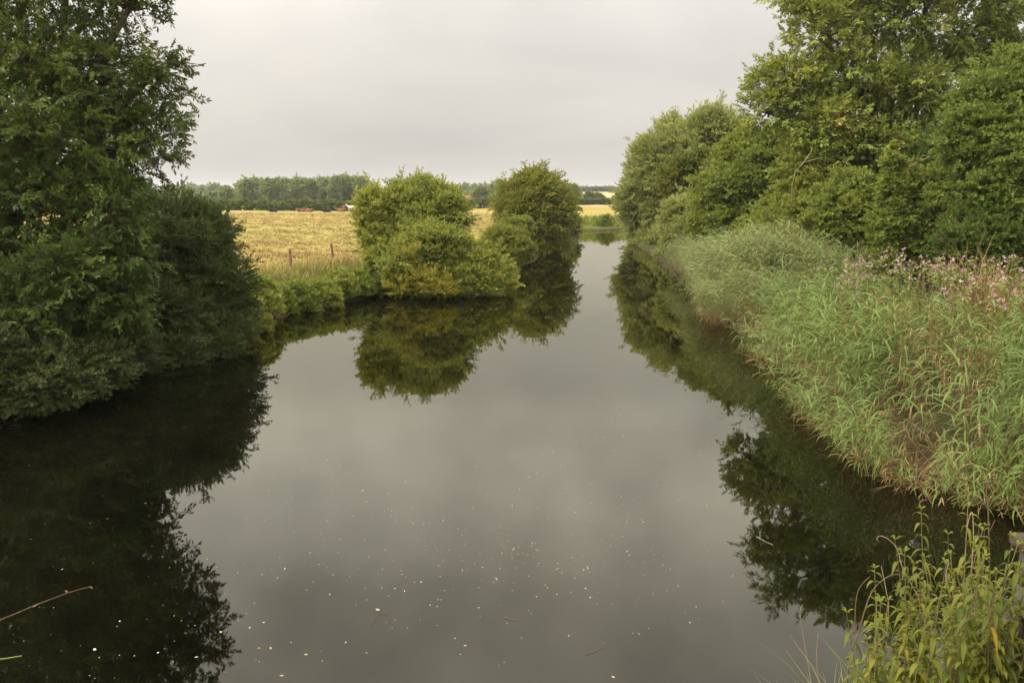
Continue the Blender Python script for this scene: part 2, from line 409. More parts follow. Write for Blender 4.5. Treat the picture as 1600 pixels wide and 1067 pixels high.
def foliage(mb, trunk, lobes, protos, base, g, clump=.9, dens=9.0, fill=.35, ncf=1.3, lift=.12, tint=.5, tsd=.10, scale=(.8, 1.25),
            stems=None, trunk_r=.15, sides=6, branch=True, stray=.06, back=.55, out=.5, shell=.74, limb_k=1.0, sprig=.9, jit=.28, upj=.25, flatk=(1.12, 1.12, .72)):
    """fills ellipsoid lobes with clumps of leafy sprays and grows limbs into them"""
    base = np.asarray(base, float)
    sl = max(float(p[0][:, 0].max()) for p in protos) * (scale[0] + scale[1]) / 2
    cs = np.array([l[0] for l in lobes])
    top = cs.mean(0)
    if trunk is not None:
        if stems is None:     # a single trunk with limbs
            m = base + (top - base) * .45; m[:2] = base[:2] + (top[:2] - base[:2]) * .3
            tp = np.array([base - [0, 0, .3], base + (m - base) * .5 + g.normal(0, .05, 3), m, m + (top - m) * .6])
            trunk.tube(tp, [trunk_r * 1.25, trunk_r, trunk_r * .8, trunk_r * .45], 8)
            forks = [tp[1], tp[2], tp[2] * .5 + tp[3] * .5, tp[3]]
        else:
            forks = None
    for li, lobe in enumerate(lobes):
        c, r = np.asarray(lobe[0], float), np.asarray(lobe[1], float)
        lt = lobe[2] if len(lobe) > 2 else 0.0
        rm = (r[0] * r[1] * r[2]) ** (1 / 3)
        if trunk is not None:
            if forks is not None:
                o = forks[min(3, int(g.integers(1, 4)))] if c[2] > forks[2][2] else forks[1]
            else:
                o = base + np.array([*g.normal(0, stems, 2), -.2])
            mid = (o + c) / 2 + np.array([*g.normal(0, .08 * rm + .05, 2), .1 * rm])
            trunk.tube([o, mid, c], np.array([.5, .38, .2]) * trunk_r * limb_k, sides)
        cr = min(clump, .62 * min(r))
        area = 4 * math.pi * rm * rm
        nc = max(5, int(ncf * area / (math.pi * cr * cr)))
        u = sph(g, nc)
        ph = g.uniform(0, 6, 4)
        bump = 1 + .18 * np.sin(3.1 * u[:, 0] + ph[0]) + .18 * np.sin(4.3 * u[:, 2] + 2.3 * u[:, 1] + ph[1])
        rr = np.maximum(r - .78 * cr - .5 * sl, .25 * r)
        cs_ = cr * g.uniform(.55, 1.3, nc)
        cc = c + u * rr * (bump * g.uniform(.74, 1.16, nc))[:, None]
        low_ = cc[:, 2] < .2
        cc[low_, 2] = g.uniform(.12, .35, low_.sum())
        ct = g.normal(0, tsd, nc)
        if trunk is not None and branch:
            for k in range(nc):
                if g.random() < .75:
                    mm = (c + cc[k]) / 2 + g.normal(0, .12 * cr, 3) - np.array([0, 0, .08 * cr])
                    trunk.tube([c + g.normal(0, .1 * rm, 3), mm, cc[k]], np.array([.16, .11, .05]) * trunk_r * limb_k, 4)
        ns = max(4, int(dens * (lobe[3] if len(lobe) > 3 else 1.0) * 4 * math.pi * cr * cr))
        k = np.repeat(np.arange(nc), ns)
        n = len(k)
        od = norm(u[k] / r)
        dv = norm(sph(g, n) + out * od + np.array([0, 0, .28]))
        flat = np.array(flatk)
        rad = cs_[k] * (g.uniform(0.35, 1.0, n) ** .6) * (1 + (g.random(n) < stray) * g.uniform(.2, .9, n))
        pos = cc[k] + dv * flat * rad[:, None]
        xd = norm(dv * .8 + od * .55 + np.array([0, 0, lift]) + g.normal(0, jit, (n, 3)))
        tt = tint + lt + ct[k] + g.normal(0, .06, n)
        nf = int(fill * n)
        uf = sph(g, nf); rf = g.uniform(.2, .7, nf)
        pos = np.concatenate([pos, c + uf * r * rf[:, None]])
        xd = np.concatenate([xd, norm(uf + g.normal(0, .5, (nf, 3)))])
        tt = np.concatenate([tt, tint + lt + g.normal(0, .1, nf)])
        # leading shoots: short chains of sprays that break the outline
        nsp = int(sprig * area)
        if nsp:
            us = norm(sph(g, nsp) + [0, 0, .25]); p0 = c + us * rr * 1.0 + us * cr * .75
            ds = norm(us + np.array([0, 0, lift * .6]) + g.normal(0, .35, (nsp, 3))); m_ = int(g.integers(2, 4))
            for q_ in range(3):
                sel_ = g.random(nsp) < (1, .75, .45)[q_]
                pos = np.concatenate([pos, (p0 + ds * sl * .42 * q_ + g.normal(0, .05 * sl, (nsp, 3)))[sel_]]); xd = np.concatenate([xd, (ds + g.normal(0, .25, (nsp, 3)))[sel_]])
                tt = np.concatenate([tt, (tint + lt + .05 * q_ + g.normal(0, .08, nsp))[sel_]])
        keep = (pos[:, 2] > .03)
        behind = (pos[:, 1] - c[1]) > .25 * r[1]
        keep &= ~(behind & (g.random(len(pos)) > back))
        pos, xd, tt = pos[keep], xd[keep], tt[keep]
        # nothing grows down into water or soil
        low = pos[:, 2] < .8
        xd[low, 2] = np.maximum(xd[low, 2], -.05)
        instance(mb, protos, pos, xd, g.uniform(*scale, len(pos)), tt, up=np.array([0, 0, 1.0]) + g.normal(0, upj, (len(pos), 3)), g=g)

def lobe(px, py, D, rx, ry, rd=None, t=0.0, dn=1.0):
    c = at(px, py, D)
    k = D / F / (ray(px, py)[1])
    rd = (rx + ry) / 2 if rd is None else rd
    return (c, np.array([rx * k, rd * k, ry * k]), t, dn)

def grow(name, label, cat, base, lobes, protos, mat, seed, group=None, trunk_r=.15, stems=None, extra=None, bark=None, **kw):
    g = np.random.default_rng(seed)
    base = np.asarray(base, float)
    root = empty(name, base, label, cat, group)
    tr, cr = MB(), MB()
    L = [(np.asarray(l[0]) - base, *l[1:]) for l in lobes]
    # work in world space, then shift so that the parts hang from the root
    foliage(cr, tr, lobes, PR[protos], base, g, trunk_r=trunk_r, stems=stems, **kw)
    for mbx, nm, mats in ((tr, 'trunk' if stems is None else 'stems', [bark or BARK]), (cr, 'crown' if stems is None else 'foliage', [mat, BARK])):
        v, q, m, t = mbx.get()
        mesh_obj(nm, v - base, q, mats, root, m, t, smooth=(nm in ('trunk', 'stems')))
    return root

def on_ground(px, D, dz=0.0):
    p = at(px, 303, D)
    return np.array([p[0], D, gz(p[0], D) + dz])

# ------------------------------------------------------------------ trees and shrubs, left bank
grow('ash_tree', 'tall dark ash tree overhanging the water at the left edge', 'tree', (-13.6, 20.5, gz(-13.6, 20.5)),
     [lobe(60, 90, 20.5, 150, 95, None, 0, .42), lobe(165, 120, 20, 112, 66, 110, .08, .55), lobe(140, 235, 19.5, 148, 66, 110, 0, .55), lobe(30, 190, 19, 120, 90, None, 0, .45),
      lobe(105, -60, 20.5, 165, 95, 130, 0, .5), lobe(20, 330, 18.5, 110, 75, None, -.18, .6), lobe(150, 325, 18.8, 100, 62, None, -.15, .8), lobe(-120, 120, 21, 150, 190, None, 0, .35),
      lobe(90, 430, 17.8, 95, 70, None, -.25), lobe(-90, 350, 18.5, 110, 130, None, -.1, .7), lobe(165, 470, 18.3, 65, 64, None, -.22), lobe(20, -190, 21, 210, 110, None, 0, .4),  # lower lobes tinted darker: shade of the upper crown put into the colour
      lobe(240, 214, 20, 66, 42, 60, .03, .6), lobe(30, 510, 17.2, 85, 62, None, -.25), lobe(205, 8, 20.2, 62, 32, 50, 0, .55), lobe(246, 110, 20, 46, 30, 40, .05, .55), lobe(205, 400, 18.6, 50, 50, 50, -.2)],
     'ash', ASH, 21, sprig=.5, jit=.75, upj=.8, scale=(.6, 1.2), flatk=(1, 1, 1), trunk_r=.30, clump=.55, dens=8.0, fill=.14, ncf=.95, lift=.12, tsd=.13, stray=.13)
grow('hawthorn_bush', 'big dark hawthorn bush leaning over the water under the tall ash', 'bush', (-10.6, 25.2, gz(-10.6, 25.2)),
     [lobe(275, 400, 24.5, 92, 92, 90), lobe(330, 455, 24.5, 68, 85, 70), lobe(255, 500, 23, 80, 78, 80), lobe(345, 515, 24, 52, 52, 50),
      lobe(215, 430, 24.5, 70, 110, 90), lobe(318, 370, 25.5, 50, 50, 50), lobe(260, 560, 21.8, 75, 26, 40), lobe(335, 552, 23, 50, 22, 36)],
     'haw', HAW, 22, trunk_r=.16, stems=.5, clump=.6, dens=9.5, fill=.5, ncf=1.1, stray=.14)
grow('waterside_shrub', 'dark olive brown shrub hanging low over the water at the left edge', 'shrub', (-11.5, 17.2, gz(-11.5, 17.2)),
     [lobe(60, 590, 16.6, 85, 52, 70, .15), lobe(150, 575, 17.6, 60, 45, 60, .1), lobe(-40, 580, 16, 80, 70, 70, .1), lobe(185, 530, 18.6, 40, 48, 45), lobe(120, 520, 20.5, 90, 60, 60), lobe(-20, 520, 20, 110, 70, 60), lobe(60, 615, 16.2, 80, 34, 40, .1), lobe(200, 555, 20.5, 50, 45, 40)],
     'haw', DIM, 23, trunk_r=.10, stems=.5, clump=.5, dens=10, fill=.5, tint=.45)

# low bank plants between the hawthorn and the sallow
bank = [(402, 468, 29.5, 26, 34, SALLOW, -.1, 'grey green rough weeds on the bank beside the dark hawthorn bush'),
        (380, 500, 27.5, 26, 34, HAW_C, 0, 'low brownish shrub at the waterline right of the dark hawthorn bush'),
        (432, 470, 31.5, 22, 24, BUSHG, .05, 'first bright green bush on the left bank, below the leftmost fence post'),
        (466, 468, 32.3, 24, 26, BUSHG, -.12, 'darker green round bush on the left bank under the leftmost fence post'),
        (500, 462, 33.2, 20, 24, BUSHG, .08, 'yellow green leafy bush in the middle of the low left bank'),
        (532, 449, 35, 18, 20, BUSHG, .1, 'small loose green bush on the left bank below the middle fence post'),
        (556, 446, 36, 18, 18, BUSHG, 0, 'low leafy bush on the bank left of the dark green clump'),
        (580, 441, 36.8, 17, 21, HEDGE, .2, 'dark green rounded clump on the bank against the sallow')]
for k, (px, py, D, rx, ry, mt, tt, lb) in enumerate(bank):
    b = at(px, py, D)
    grow('bank_bush', lb, 'bush', (b[0], D, max(.05, gz(b[0], D))),
         [lobe(px, py, D, rx, ry), lobe(px - rx * .6, py + ry * .3, D - .3, rx * .6, ry * .6), lobe(px + rx * .5, py + ry * .35, D - .4, rx * .6, ry * .55)],
         'weed', mt, 40 + k, group='low bushes along the left bank', trunk_r=.03, stems=.2, clump=.28, dens=22, tint=.5 + tt, fill=.5, lift=.35)

# sallow island in the middle
grow('sallow_tree', 'taller round green sallow behind the yellowing sallow bush in mid river', 'tree', on_ground(665, 40.5),
     [lobe(662, 342, 40, 62, 52, 60), lobe(640, 322, 40, 36, 36, 40), lobe(690, 328, 40, 36, 38, 40), lobe(665, 314, 40.3, 34, 30, 34), lobe(600, 345, 39.5, 38, 46, 40, .14),
      lobe(585, 325, 39.5, 26, 26, 28, .20), lobe(620, 385, 39, 50, 40, 45, .05)],
     'sallow', SALLOW, 31, trunk_r=.14, stems=.4, clump=.62, dens=8.5, fill=.5, lift=.45, tint=.42, stray=.12)
grow('sallow_bush', 'wide low sallow bush with yellow leaves spreading over the water', 'bush', on_ground(680, 38.3),
     [lobe(690, 400, 37.5, 62, 48, 55), lobe(742, 425, 37.5, 50, 38, 46, .04), lobe(640, 425, 37, 48, 38, 45), lobe(720, 440, 36.8, 60, 27, 40, .02),
      lobe(770, 440, 37.3, 30, 25, 30, .16), lobe(660, 378, 38, 45, 30, 36, .08), lobe(690, 452, 36.5, 62, 18, 34), lobe(750, 450, 36.8, 50, 18, 34, .05), lobe(640, 450, 36.6, 44, 16, 30, .1), lobe(700, 440, 38.6, 80, 26, 40, -.1)],
     'sallow', SALLOW, 32, trunk_r=.12, stems=.5, clump=.5, dens=10, fill=.5, lift=.2, tint=.44)
sb = bpy.data.objects['sallow_bush']
g = np.random.default_rng(77); mb = MB()
foliage(mb, None, [lobe(632, 447, 35.6, 34, 18, 18, -.05, .28), lobe(668, 440, 35.4, 34, 14, 14, -.1, .2), lobe(636, 412, 35.9, 26, 30, 14, -.15, .18), lobe(690, 452, 35.4, 30, 10, 12, -.1, .15)], PR['sallow'], (0, 0, 0), g, clump=.3, dens=8, tint=.5, fill=.1, scale=(.45, .8), sprig=1.5)
v, q, m, t = mb.get()
o = mesh_obj('yellow_leaves', v - np.array(sb.location), q, [YELLOW, BARK], sb, m, t); o['label'] = 'patch of yellow leaves low by the water'
grow('bramble', 'bright green bramble trailing at the foot of the yellowing sallow bush', 'bramble', on_ground(600, 38),
     [lobe(598, 412, 37.3, 20, 30, 22, .1), lobe(612, 440, 36.8, 14, 20, 16)], 'weed', BUSHG, 33, trunk_r=.03, stems=.2, clump=.3, dens=16, scale=(.9, 1.3))

grow('round_hawthorn', 'rounded olive hawthorn with drooping branches at the river narrows', 'tree', on_ground(838, 64),
     [lobe(834, 318, 63, 56, 44, 50, .08), lobe(820, 345, 62.5, 46, 46, 48), lobe(852, 345, 62.5, 38, 46, 46, -.05), lobe(836, 376, 62, 44, 26, 42), lobe(835, 290, 63.2, 36, 24, 32, .12),
      lobe(862, 370, 62, 22, 28, 28, -.05)],
     'haw_far', HAW_C, 34, sprig=1.0, trunk_r=.18, stems=.5, clump=.85, dens=4.6, fill=.5, lift=-.1, tint=.5, stray=.16)
grow('arching_thorn', 'low arching brown green thorn shrub in front of the round hawthorn', 'shrub', on_ground(790, 53),
     [lobe(795, 380, 51, 34, 26, 30, .05), lobe(778, 374, 52, 24, 16, 24, .12), lobe(812, 392, 50, 18, 16, 20)],
     'haw_far', HAW_C, 35, trunk_r=.08, stems=.4, clump=.55, dens=7, lift=-.1, scale=(.6, .95), tint=.42)
grow('bramble', 'light green bramble sprays between the arching thorn and the round hawthorn', 'bramble', on_ground(808, 57),
     [lobe(808, 352, 56, 24, 9, 14, .1)], 'broad', BUSHG, 36, trunk_r=.03, stems=.3, clump=.35, dens=9, scale=(.5, .8))
grow('waterside_shrub', 'small dark shrub trailing into the water beyond the round hawthorn', 'shrub', on_ground(900, 84),
     [lobe(890, 358, 84, 11, 13, 13), lobe(888, 350, 86, 12, 14, 14)], 'broad', HAW_C, 37, trunk_r=.05, stems=.3, clump=.5, dens=6, tint=.4)

# ------------------------------------------------------------------ right bank trees
grow('willow_tree', 'big pale domed willow at the far end of the right bank', 'tree', on_ground(1075, 77),
     [lobe(1062, 255, 74, 72, 66, 62), lobe(1028, 300, 76, 54, 66, 52), lobe(1100, 226, 72, 54, 48, 48, .05), lobe(1012, 345, 78, 36, 42, 40, -.05), lobe(1050, 330, 74, 50, 48, 50, -.1),
      lobe(1030, 250, 75, 34, 34, 36, .06), lobe(1100, 300, 72, 46, 60, 45), lobe(1030, 375, 74, 32, 24, 30, -.08), lobe(1016, 372, 80, 22, 16, 20), lobe(1036, 386, 69, 22, 18, 22, -.05), lobe(1058, 402, 60, 20, 20, 22, -.05), lobe(1076, 415, 52, 20, 20, 18, -.05)],
     'willow', WILLOW, 51, sprig=.5, trunk_r=.35, clump=1.15, dens=3.4, fill=.5, lift=.35, tint=.5)
grow('willow_tree', 'feathery willow top showing above the domed willow, left of the ash', 'tree', on_ground(1118, 68),
     [lobe(1114, 212, 66, 36, 34, 32), lobe(1108, 194, 66, 20, 22, 18), lobe(1142, 232, 66, 34, 34, 34), lobe(1122, 270, 66, 34, 40, 32)],
     'willow', WILLOW, 52, sprig=.5, trunk_r=.25, clump=.8, dens=4.2, lift=.7, tint=.42, stray=.15)
grow('field_maple', 'small deep green maple set into the pale willow foliage', 'tree', on_ground(1078, 62),
     [lobe(1075, 268, 59.5, 36, 24, 28), lobe(1055, 285, 59.5, 20, 20, 20), lobe(1098, 258, 59.5, 22, 20, 20)],
     'broad', ASH, 53, trunk_r=.12, clump=.7, dens=5.5, tint=.75, lift=0)
grow('willow_shrub', 'pale upright willow shrub at the waterline behind the reeds', 'shrub', on_ground(1072, 55),
     [lobe(1062, 340, 54, 28, 38, 30, .0), lobe(1085, 365, 52.5, 26, 34, 28, -.08), lobe(1058, 380, 53.5, 20, 24, 22, -.1)],
     'willow', WILLOW, 54, sprig=.5, trunk_r=.08, stems=.4, clump=.65, dens=6.0, scale=(.55, .85), lift=.3, tint=.5)
grow('field_maple', 'mid green leafy tree between the willow and the big ash', 'tree', on_ground(1175, 49),
     [lobe(1165, 262, 49, 52, 52, 52, .06), lobe(1130, 310, 48, 40, 48, 44, .05), lobe(1190, 320, 47, 52, 52, 50), lobe(1150, 355, 46, 48, 32, 40), lobe(1215, 250, 48, 42, 50, 44),
      lobe(1112, 345, 47, 26, 36, 30, .04), lobe(1205, 285, 46, 46, 50, 44, -.05), lobe(1245, 300, 45, 40, 50, 40, -.08), lobe(1150, 300, 46.5, 36, 40, 36)],
     'broad', ASH_R, 55, trunk_r=.2, clump=.7, dens=6.2, fill=.15, ncf=1.05, tint=.40, lift=.05)
grow('ash_tree', 'tall spreading ash with sky showing through, above the right bank', 'tree', (18.6, 41, gz(18.6, 41)),
     [lobe(1290, 60, 40, 66, 60, 62, .05, .6), lobe(1235, 135, 39.5, 66, 44, 52, .06, .65), lobe(1345, 130, 39.5, 72, 58, 66, 0, .55), lobe(1200, 175, 39, 44, 30, 36, .05, .7), lobe(1400, 30, 41, 85, 66, 80, .03, .5),
      lobe(1290, 205, 38.5, 72, 46, 55, .03, .9), lobe(1430, 150, 40, 66, 62, 66, -.06, .7), lobe(1350, -60, 41, 120, 70, 100, 0, .5), lobe(1500, 60, 42, 74, 62, 70, -.04, .5), lobe(1560, -10, 42, 76, 66, 70, -.04, .4),
      lobe(1380, 230, 38.5, 66, 46, 50, -.03, .9), lobe(1270, 270, 38, 60, 44, 48, .02), lobe(1480, -110, 42, 120, 70, 100, 0, .5), lobe(1590, 90, 41, 52, 40, 50, -.05, .5), lobe(1250, -10, 40.5, 36, 32, 34, .05, .7), lobe(1455, 245, 38, 50, 44, 46, -.1)],
     'ash_far', ASH_R, 56, sprig=.6, jit=.5, upj=.6, scale=(.6, 1.15), trunk_r=.42, clump=.75, dens=3.8, fill=.08, ncf=1.0, lift=.0, tsd=.12, stray=.1, limb_k=.9)
grow('elder_tree', 'dense dark green elder filling the right edge above the balsam', 'tree', (21.5, 30, gz(21.5, 30)),
     [lobe(1570, 160, 30, 78, 52, 66), lobe(1530, 220, 29, 62, 52, 56), lobe(1600, 250, 28, 70, 72, 66), lobe(1550, 310, 28, 64, 56, 56), lobe(1630, 130, 31, 90, 60, 80), lobe(1660, 330, 27, 90, 80, 80), lobe(1590, 350, 27.5, 50, 50, 50)],
     'broad', ASH_R, 57, trunk_r=.22, clump=.8, dens=6.4, fill=.15, ncf=1.0, tint=.20, lift=-.05, scale=(.62, .95))
thicket = [('hawthorn_bush', 'yellow green thorn bush under the left side of the big ash', 1235, 345, 37, 56, 52, .1, ASH_R),
           ('hawthorn_bush', 'olive thorn bush below the middle of the big ash, behind the reeds', 1330, 335, 35, 62, 60, .0, ASH_R),
           ('hawthorn_bush', 'dull green bush behind the pink balsam, left of the elder', 1430, 330, 32, 58, 62, -.1, ASH_R),
           ('hazel_bush', 'darker leafy bush between the big ash and the elder', 1470, 270, 34, 56, 56, -.15, ASH),
           ('hazel_bush', 'deep green bush at the left end of the thicket beside the reed dome', 1195, 368, 42, 38, 32, -.1, ASH_R),
           ('hazel_bush', 'dark low bush behind the balsam at the right edge', 1530, 370, 27, 56, 40, -.1, ASH)]
for k, (nm, lb, px, py, D, rx, ry, tt, mt) in enumerate(thicket):
    grow(nm, lb, 'bush', on_ground(px, D + .5),
         [lobe(px, py, D, rx, ry), lobe(px - rx * .55, py + ry * .4, D - .6, rx * .6, ry * .6), lobe(px + rx * .5, py + ry * .35, D - .8, rx * .65, ry * .6), lobe(px + rx * .1, py - ry * .6, D + .3, rx * .6, ry * .5), lobe(px - rx * .3, py + ry * .95, D - .8, rx * .75, ry * .42), lobe(px + rx * .5, py + ry * .95, D - .6, rx * .75, ry * .42)],
         'broad', mt, 60 + k, group='bushes in the right bank thicket', trunk_r=.12, stems=.4, clump=.62, dens=7.2, fill=.15, ncf=1.0, tint=.5 + tt, lift=0, scale=(.6, .95))

# bare pale branches and an ivy column in the thicket
def px_path(pts, D, dd=0.0):
    return np.array([at(x, y, D + dd * k) for k, (x, y) in enumerate(pts)])
def branch_thing(name, label, cat, base, paths, mat, r):
    root = MB()
    for P, rr in paths: root.tube(P, np.linspace(rr, rr * .35, len(P)), 5)
    o = root.build(name, [mat], smooth=True, origin=base)
    return tag(o, label, cat)
bz = on_ground(1400, 33)
branch_thing('dead_branch', 'pale bare dead branch arching out of the thicket beside the ivy column', 'dead branch', bz,
             [(np.vstack([bz, px_path([(1400, 320), (1404, 285), (1420, 262), (1447, 248), (1478, 238), (1512, 230)], 32)]), .032),
              (px_path([(1420, 262), (1432, 250), (1438, 236)], 32), .02), (px_path([(1447, 248), (1470, 228), (1490, 222)], 32), .018),
              (px_path([(1404, 285), (1398, 262), (1402, 238)], 32), .022)], DEADWOOD, .05)
bz = on_ground(1240, 38)
branch_thing('dead_branch', 'thin bare dead branch poking from the yellow green thorn bush', 'dead branch', bz,
             [(np.vstack([bz, px_path([(1238, 290), (1243, 268), (1256, 254), (1285, 246)], 35.5)]), .03), (px_path([(1256, 254), (1268, 236), (1270, 228)], 35.5), .02)], DEADWOOD, .04)
bz = on_ground(1520, 24)
branch_thing('dead_bush', 'thin tangle of bare brown branches above the balsam near the right edge', 'dead bush', bz,
             [(np.vstack([bz, px_path(p, 24)]), .012) for p in
              ([(1500, 395), (1478, 380), (1455, 372)], [(1495, 385), (1470, 362), (1450, 352)], [(1512, 380), (1500, 352), (1490, 338)], [(1530, 385), (1540, 360), (1535, 340)],
               [(1505, 400), (1480, 398), (1452, 392)])], BROWNST, .03)
grow('ivy_column', 'pale ivy growing up a dead stem in front of the thicket', 'ivy', on_ground(1402, 31.5),
     [lobe(1402, 350, 31, 16, 34, 16), lobe(1398, 300, 31.2, 14, 32, 14, .1), lobe(1396, 262, 31.4, 9, 22, 10, .1)], 'weed', BUSHG, 71, trunk_r=.05, stems=.05, clump=.28, dens=16, tint=.4, scale=(.8, 1.2))

# ------------------------------------------------------------------ far trees, hedges
gf = np.random.default_rng(91)
def far_tree(px, D, topy, wpx, label, group, mat=FARTREE, protos='far', tint=.5, nm='willow_tree', dens=.9):
    k = D / F
    b = on_ground(px, D)
    topz = at(px, topy, D)[2]
    hh = topz - b[2]; w = wpx * k * .5
    L = []
    for q in range(5):
        f = (.32, .5, .62, .76, .86)[q]
        ww = w * (.85, 1.0, .95, .8, .55)[q]
        L.append((np.array([b[0] + gf.normal(0, .18 * w), D + gf.normal(0, .15 * w), b[2] + hh * f]), np.array([ww * .8, ww * .8, hh * (.26 if q < 4 else .16)]), gf.normal(0, .05)))
    return grow(nm, label, 'tree', b, L, protos, mat, int(gf.integers(1e6)), group=group, sprig=.10, trunk_r=.03 * hh, clump=.9, dens=dens, fill=.3, ncf=1.0, lift=.4, tint=tint, branch=False, scale=(.8, 1.2))
row = 'row of grey green trees beyond the hedge'
rl = 'grey green tree standing in the even row beyond the far hedge'
rx = np.linspace(384, 566, 15)
for k, px in enumerate(rx):
    far_tree(px + gf.normal(0, 2), 318 + gf.uniform(-6, 10), 281 + gf.uniform(-3, 5) - .012 * (px - 384), 23 + gf.uniform(-2, 4), rl, row, tint=.52 + gf.normal(0, .05))
for k, px in enumerate(np.linspace(378, 572, 12)):
    far_tree(px + gf.normal(0, 3), 340 + gf.uniform(-4, 8), 287 + gf.uniform(-2, 3), 24, rl, row, tint=.42)
far_tree(353, 300, 297, 20, 'lone small round tree left of the even tree row', None, tint=.5)
far_tree(333, 420, 305, 24, 'hazy tree at the left, half hidden by the hawthorn bush', None, tint=.4)
far_tree(302, 430, 304, 26, 'hazy tree at the far left below the ash tips', None, tint=.4)
far_tree(590, 330, 298, 22, 'tree behind the left shoulder of the yellowing sallow', None, tint=.4)
mid = 'trees between the sallow and the round hawthorn'
far_tree(737, 360, 303, 28, 'low green tree beside the cottage gable', None, tint=.45)
far_tree(752, 330, 299, 26, 'olive green tree right of the cottage, in the gap between the river bushes', None, tint=.55, mat=HEDGE)
far_tree(771, 380, 293, 24, 'tallest grey tree in the gap between the river bushes', None, tint=.45)
far_tree(786, 350, 299, 24, 'green tree half behind the round hawthorn on its left', None, tint=.5)
far_tree(895, 260, 294, 17, 'slim tree just right of the round hawthorn', None, tint=.45)
far_tree(921, 280, 309, 10, 'small bush tree on the stubble slope, left of a pair', None, tint=.3, mat=HEDGE, nm='field_tree')
far_tree(934, 285, 311, 14, 'second low bush tree on the stubble slope', None, tint=.3, mat=HEDGE, nm='field_tree')

def hedge(name, label, pts, h, w, mat, seed, protos='far', dens=1.3, scale=(.45, .75)):
    g = np.random.default_rng(seed)
    base = np.array([*pts[0], gz(*pts[0])])
    L = []
    for (x0, y0), (x1, y1) in zip(pts[:-1], pts[1:]):
        n = max(2, int(math.hypot(x1 - x0, y1 - y0) / (1.3 * h)))
        for k in range(n):
            f = k / n
            x, y = x0 + (x1 - x0) * f, y0 + (y1 - y0) * f
            z = gz(x, y); hh = h * g.uniform(.8, 1.25)
            L.append((np.array([x, y, z + hh * .42]), np.array([h * .85, w, hh * .55]), g.normal(0, .06)))
    mb, tr = MB(), MB()
    foliage(mb, tr, L, PR[protos], base, g, clump=.8, dens=dens, fill=.4, lift=.4, scale=scale, stems=.4, trunk_r=.08, branch=False, tsd=.08, sprig=.1)
    root = empty(name, base, label, 'hedge')
    v, q, m, t = mb.get(); mesh_obj('foliage', v - base, q, [mat, BARK], root, m, t)
    v, q, m, t = tr.get(); mesh_obj('stems', v - base, q, [BARK], root, m, t)
    return root
ph = lambda px, D: tuple(at(px, 303, D)[:2])
hedge('hedge', 'long dark green hedge across the far side of the golden field', [ph(150, 196), ph(330, 190), ph(460, 186), ph(580, 184), ph(690, 188)], 1.75, 1.2, HEDGE, 81)
hedge('hedge', 'dark hedge at the field end in the gap between the river bushes', [ph(690, 215), ph(770, 210), ph(830, 215)], 2.2, 1.4, HEDGE, 82)
hedge('hedge', 'low hedge line along the foot of the stubble slope', [ph(880, 235), ph(930, 238), ph(1010, 240)], 1.1, 1.0, HEDGE, 83)
hedge('hedge', 'thin dark hedge on the skyline above the stubble slope', [ph(800, 690), ph(930, 690), ph(1080, 690)], 2.0, 2.2, HEDGE, 84, protos='vfar', dens=.35, scale=(.5, .8))

# far woods: one mass each
def woods(name, pts, h, w, seed, tint=.3):
    g = np.random.default_rng(seed); mb = MB(); L = []
    for (x0, y0), (x1, y1) in zip(pts[:-1], pts[1:]):
        n = max(2, int(math.hypot(x1 - x0, y1 - y0) / (1.1 * h)))
        for k in range(n):
            f = k / n; x, y = x0 + (x1 - x0) * f, y0 + (y1 - y0) * f
            hh = h * g.uniform(.6, 1.3)
            L.append((np.array([x, y + g.uniform(-w, w), gz(x, y) + hh * .45]), np.array([h * .8, h * .8, hh * .6]), g.normal(0, .08)))
    foliage(mb, None, L, PR['vfar'], (0, 0, 0), g, clump=3.2, dens=.12, fill=.3, ncf=1.0, lift=.4, scale=(.9, 1.4), tint=tint, sprig=0)
    return tag(mb.build(name, [FARTREE, BARK]), kind='stuff')
tag(woods('distant_woods', [ph(60, 1500), ph(420, 1450), ph(800, 1500)], 9, 60, 85), 'blue grey line of distant woods on the skyline behind the field', 'woods')
tag(woods('field_woods', [ph(180, 560), ph(380, 540)], 6, 20, 86), 'low grey green woods behind the lone tree at the left', 'woods')
tag(woods('gap_woods', [ph(690, 520), ph(830, 500), ph(880, 520)], 6, 20, 87), 'low grey green woods behind the cottage gap', 'woods')

# cottage gable at the far end of the field
cb = on_ground(729, 345, -.2)
ct = empty('cottage', cb, 'tiny cottage with red tiled roof beside the sallow, across the field', 'cottage')
def box(mb, c, s, m=0):
    c = np.array(c, float); s = np.array(s, float) / 2
    V = np.array([[i, j, k] for i in (-1, 1) for j in (-1, 1) for k in (-1, 1)]) * s + c
    mb.add(V, [[0, 1, 3, 2], [4, 6, 7, 5], [0, 4, 5, 1], [2, 3, 7, 6], [0, 2, 6, 4], [1, 5, 7, 3]], m)
CREAM = noise_mat('cream_render', (.5, .42, .33), (.6, .5, .4), 2)
TILE = noise_mat('red_tiles', (.26, .12, .07), (.34, .17, .1), 6)
GLASSD = noise_mat('dark_window', (.02, .02, .025), (.04, .04, .05), 3, rough=.2)
mb = MB(); box(mb, (0, 0, 1.6), (6, 4.5, 3.2)); mb.add([[-3, -2.25, 3.2], [-3, 2.25, 3.2], [-3, 0, 4.9], [-3, 0, 4.9]], [[0, 1, 2, 3]]); mb.add([[3, -2.25, 3.2], [3, 2.25, 3.2], [3, 0, 4.9], [3, 0, 4.9]], [[0, 1, 2, 3]])
mb.build('wall', [CREAM], ct)
mb = MB()
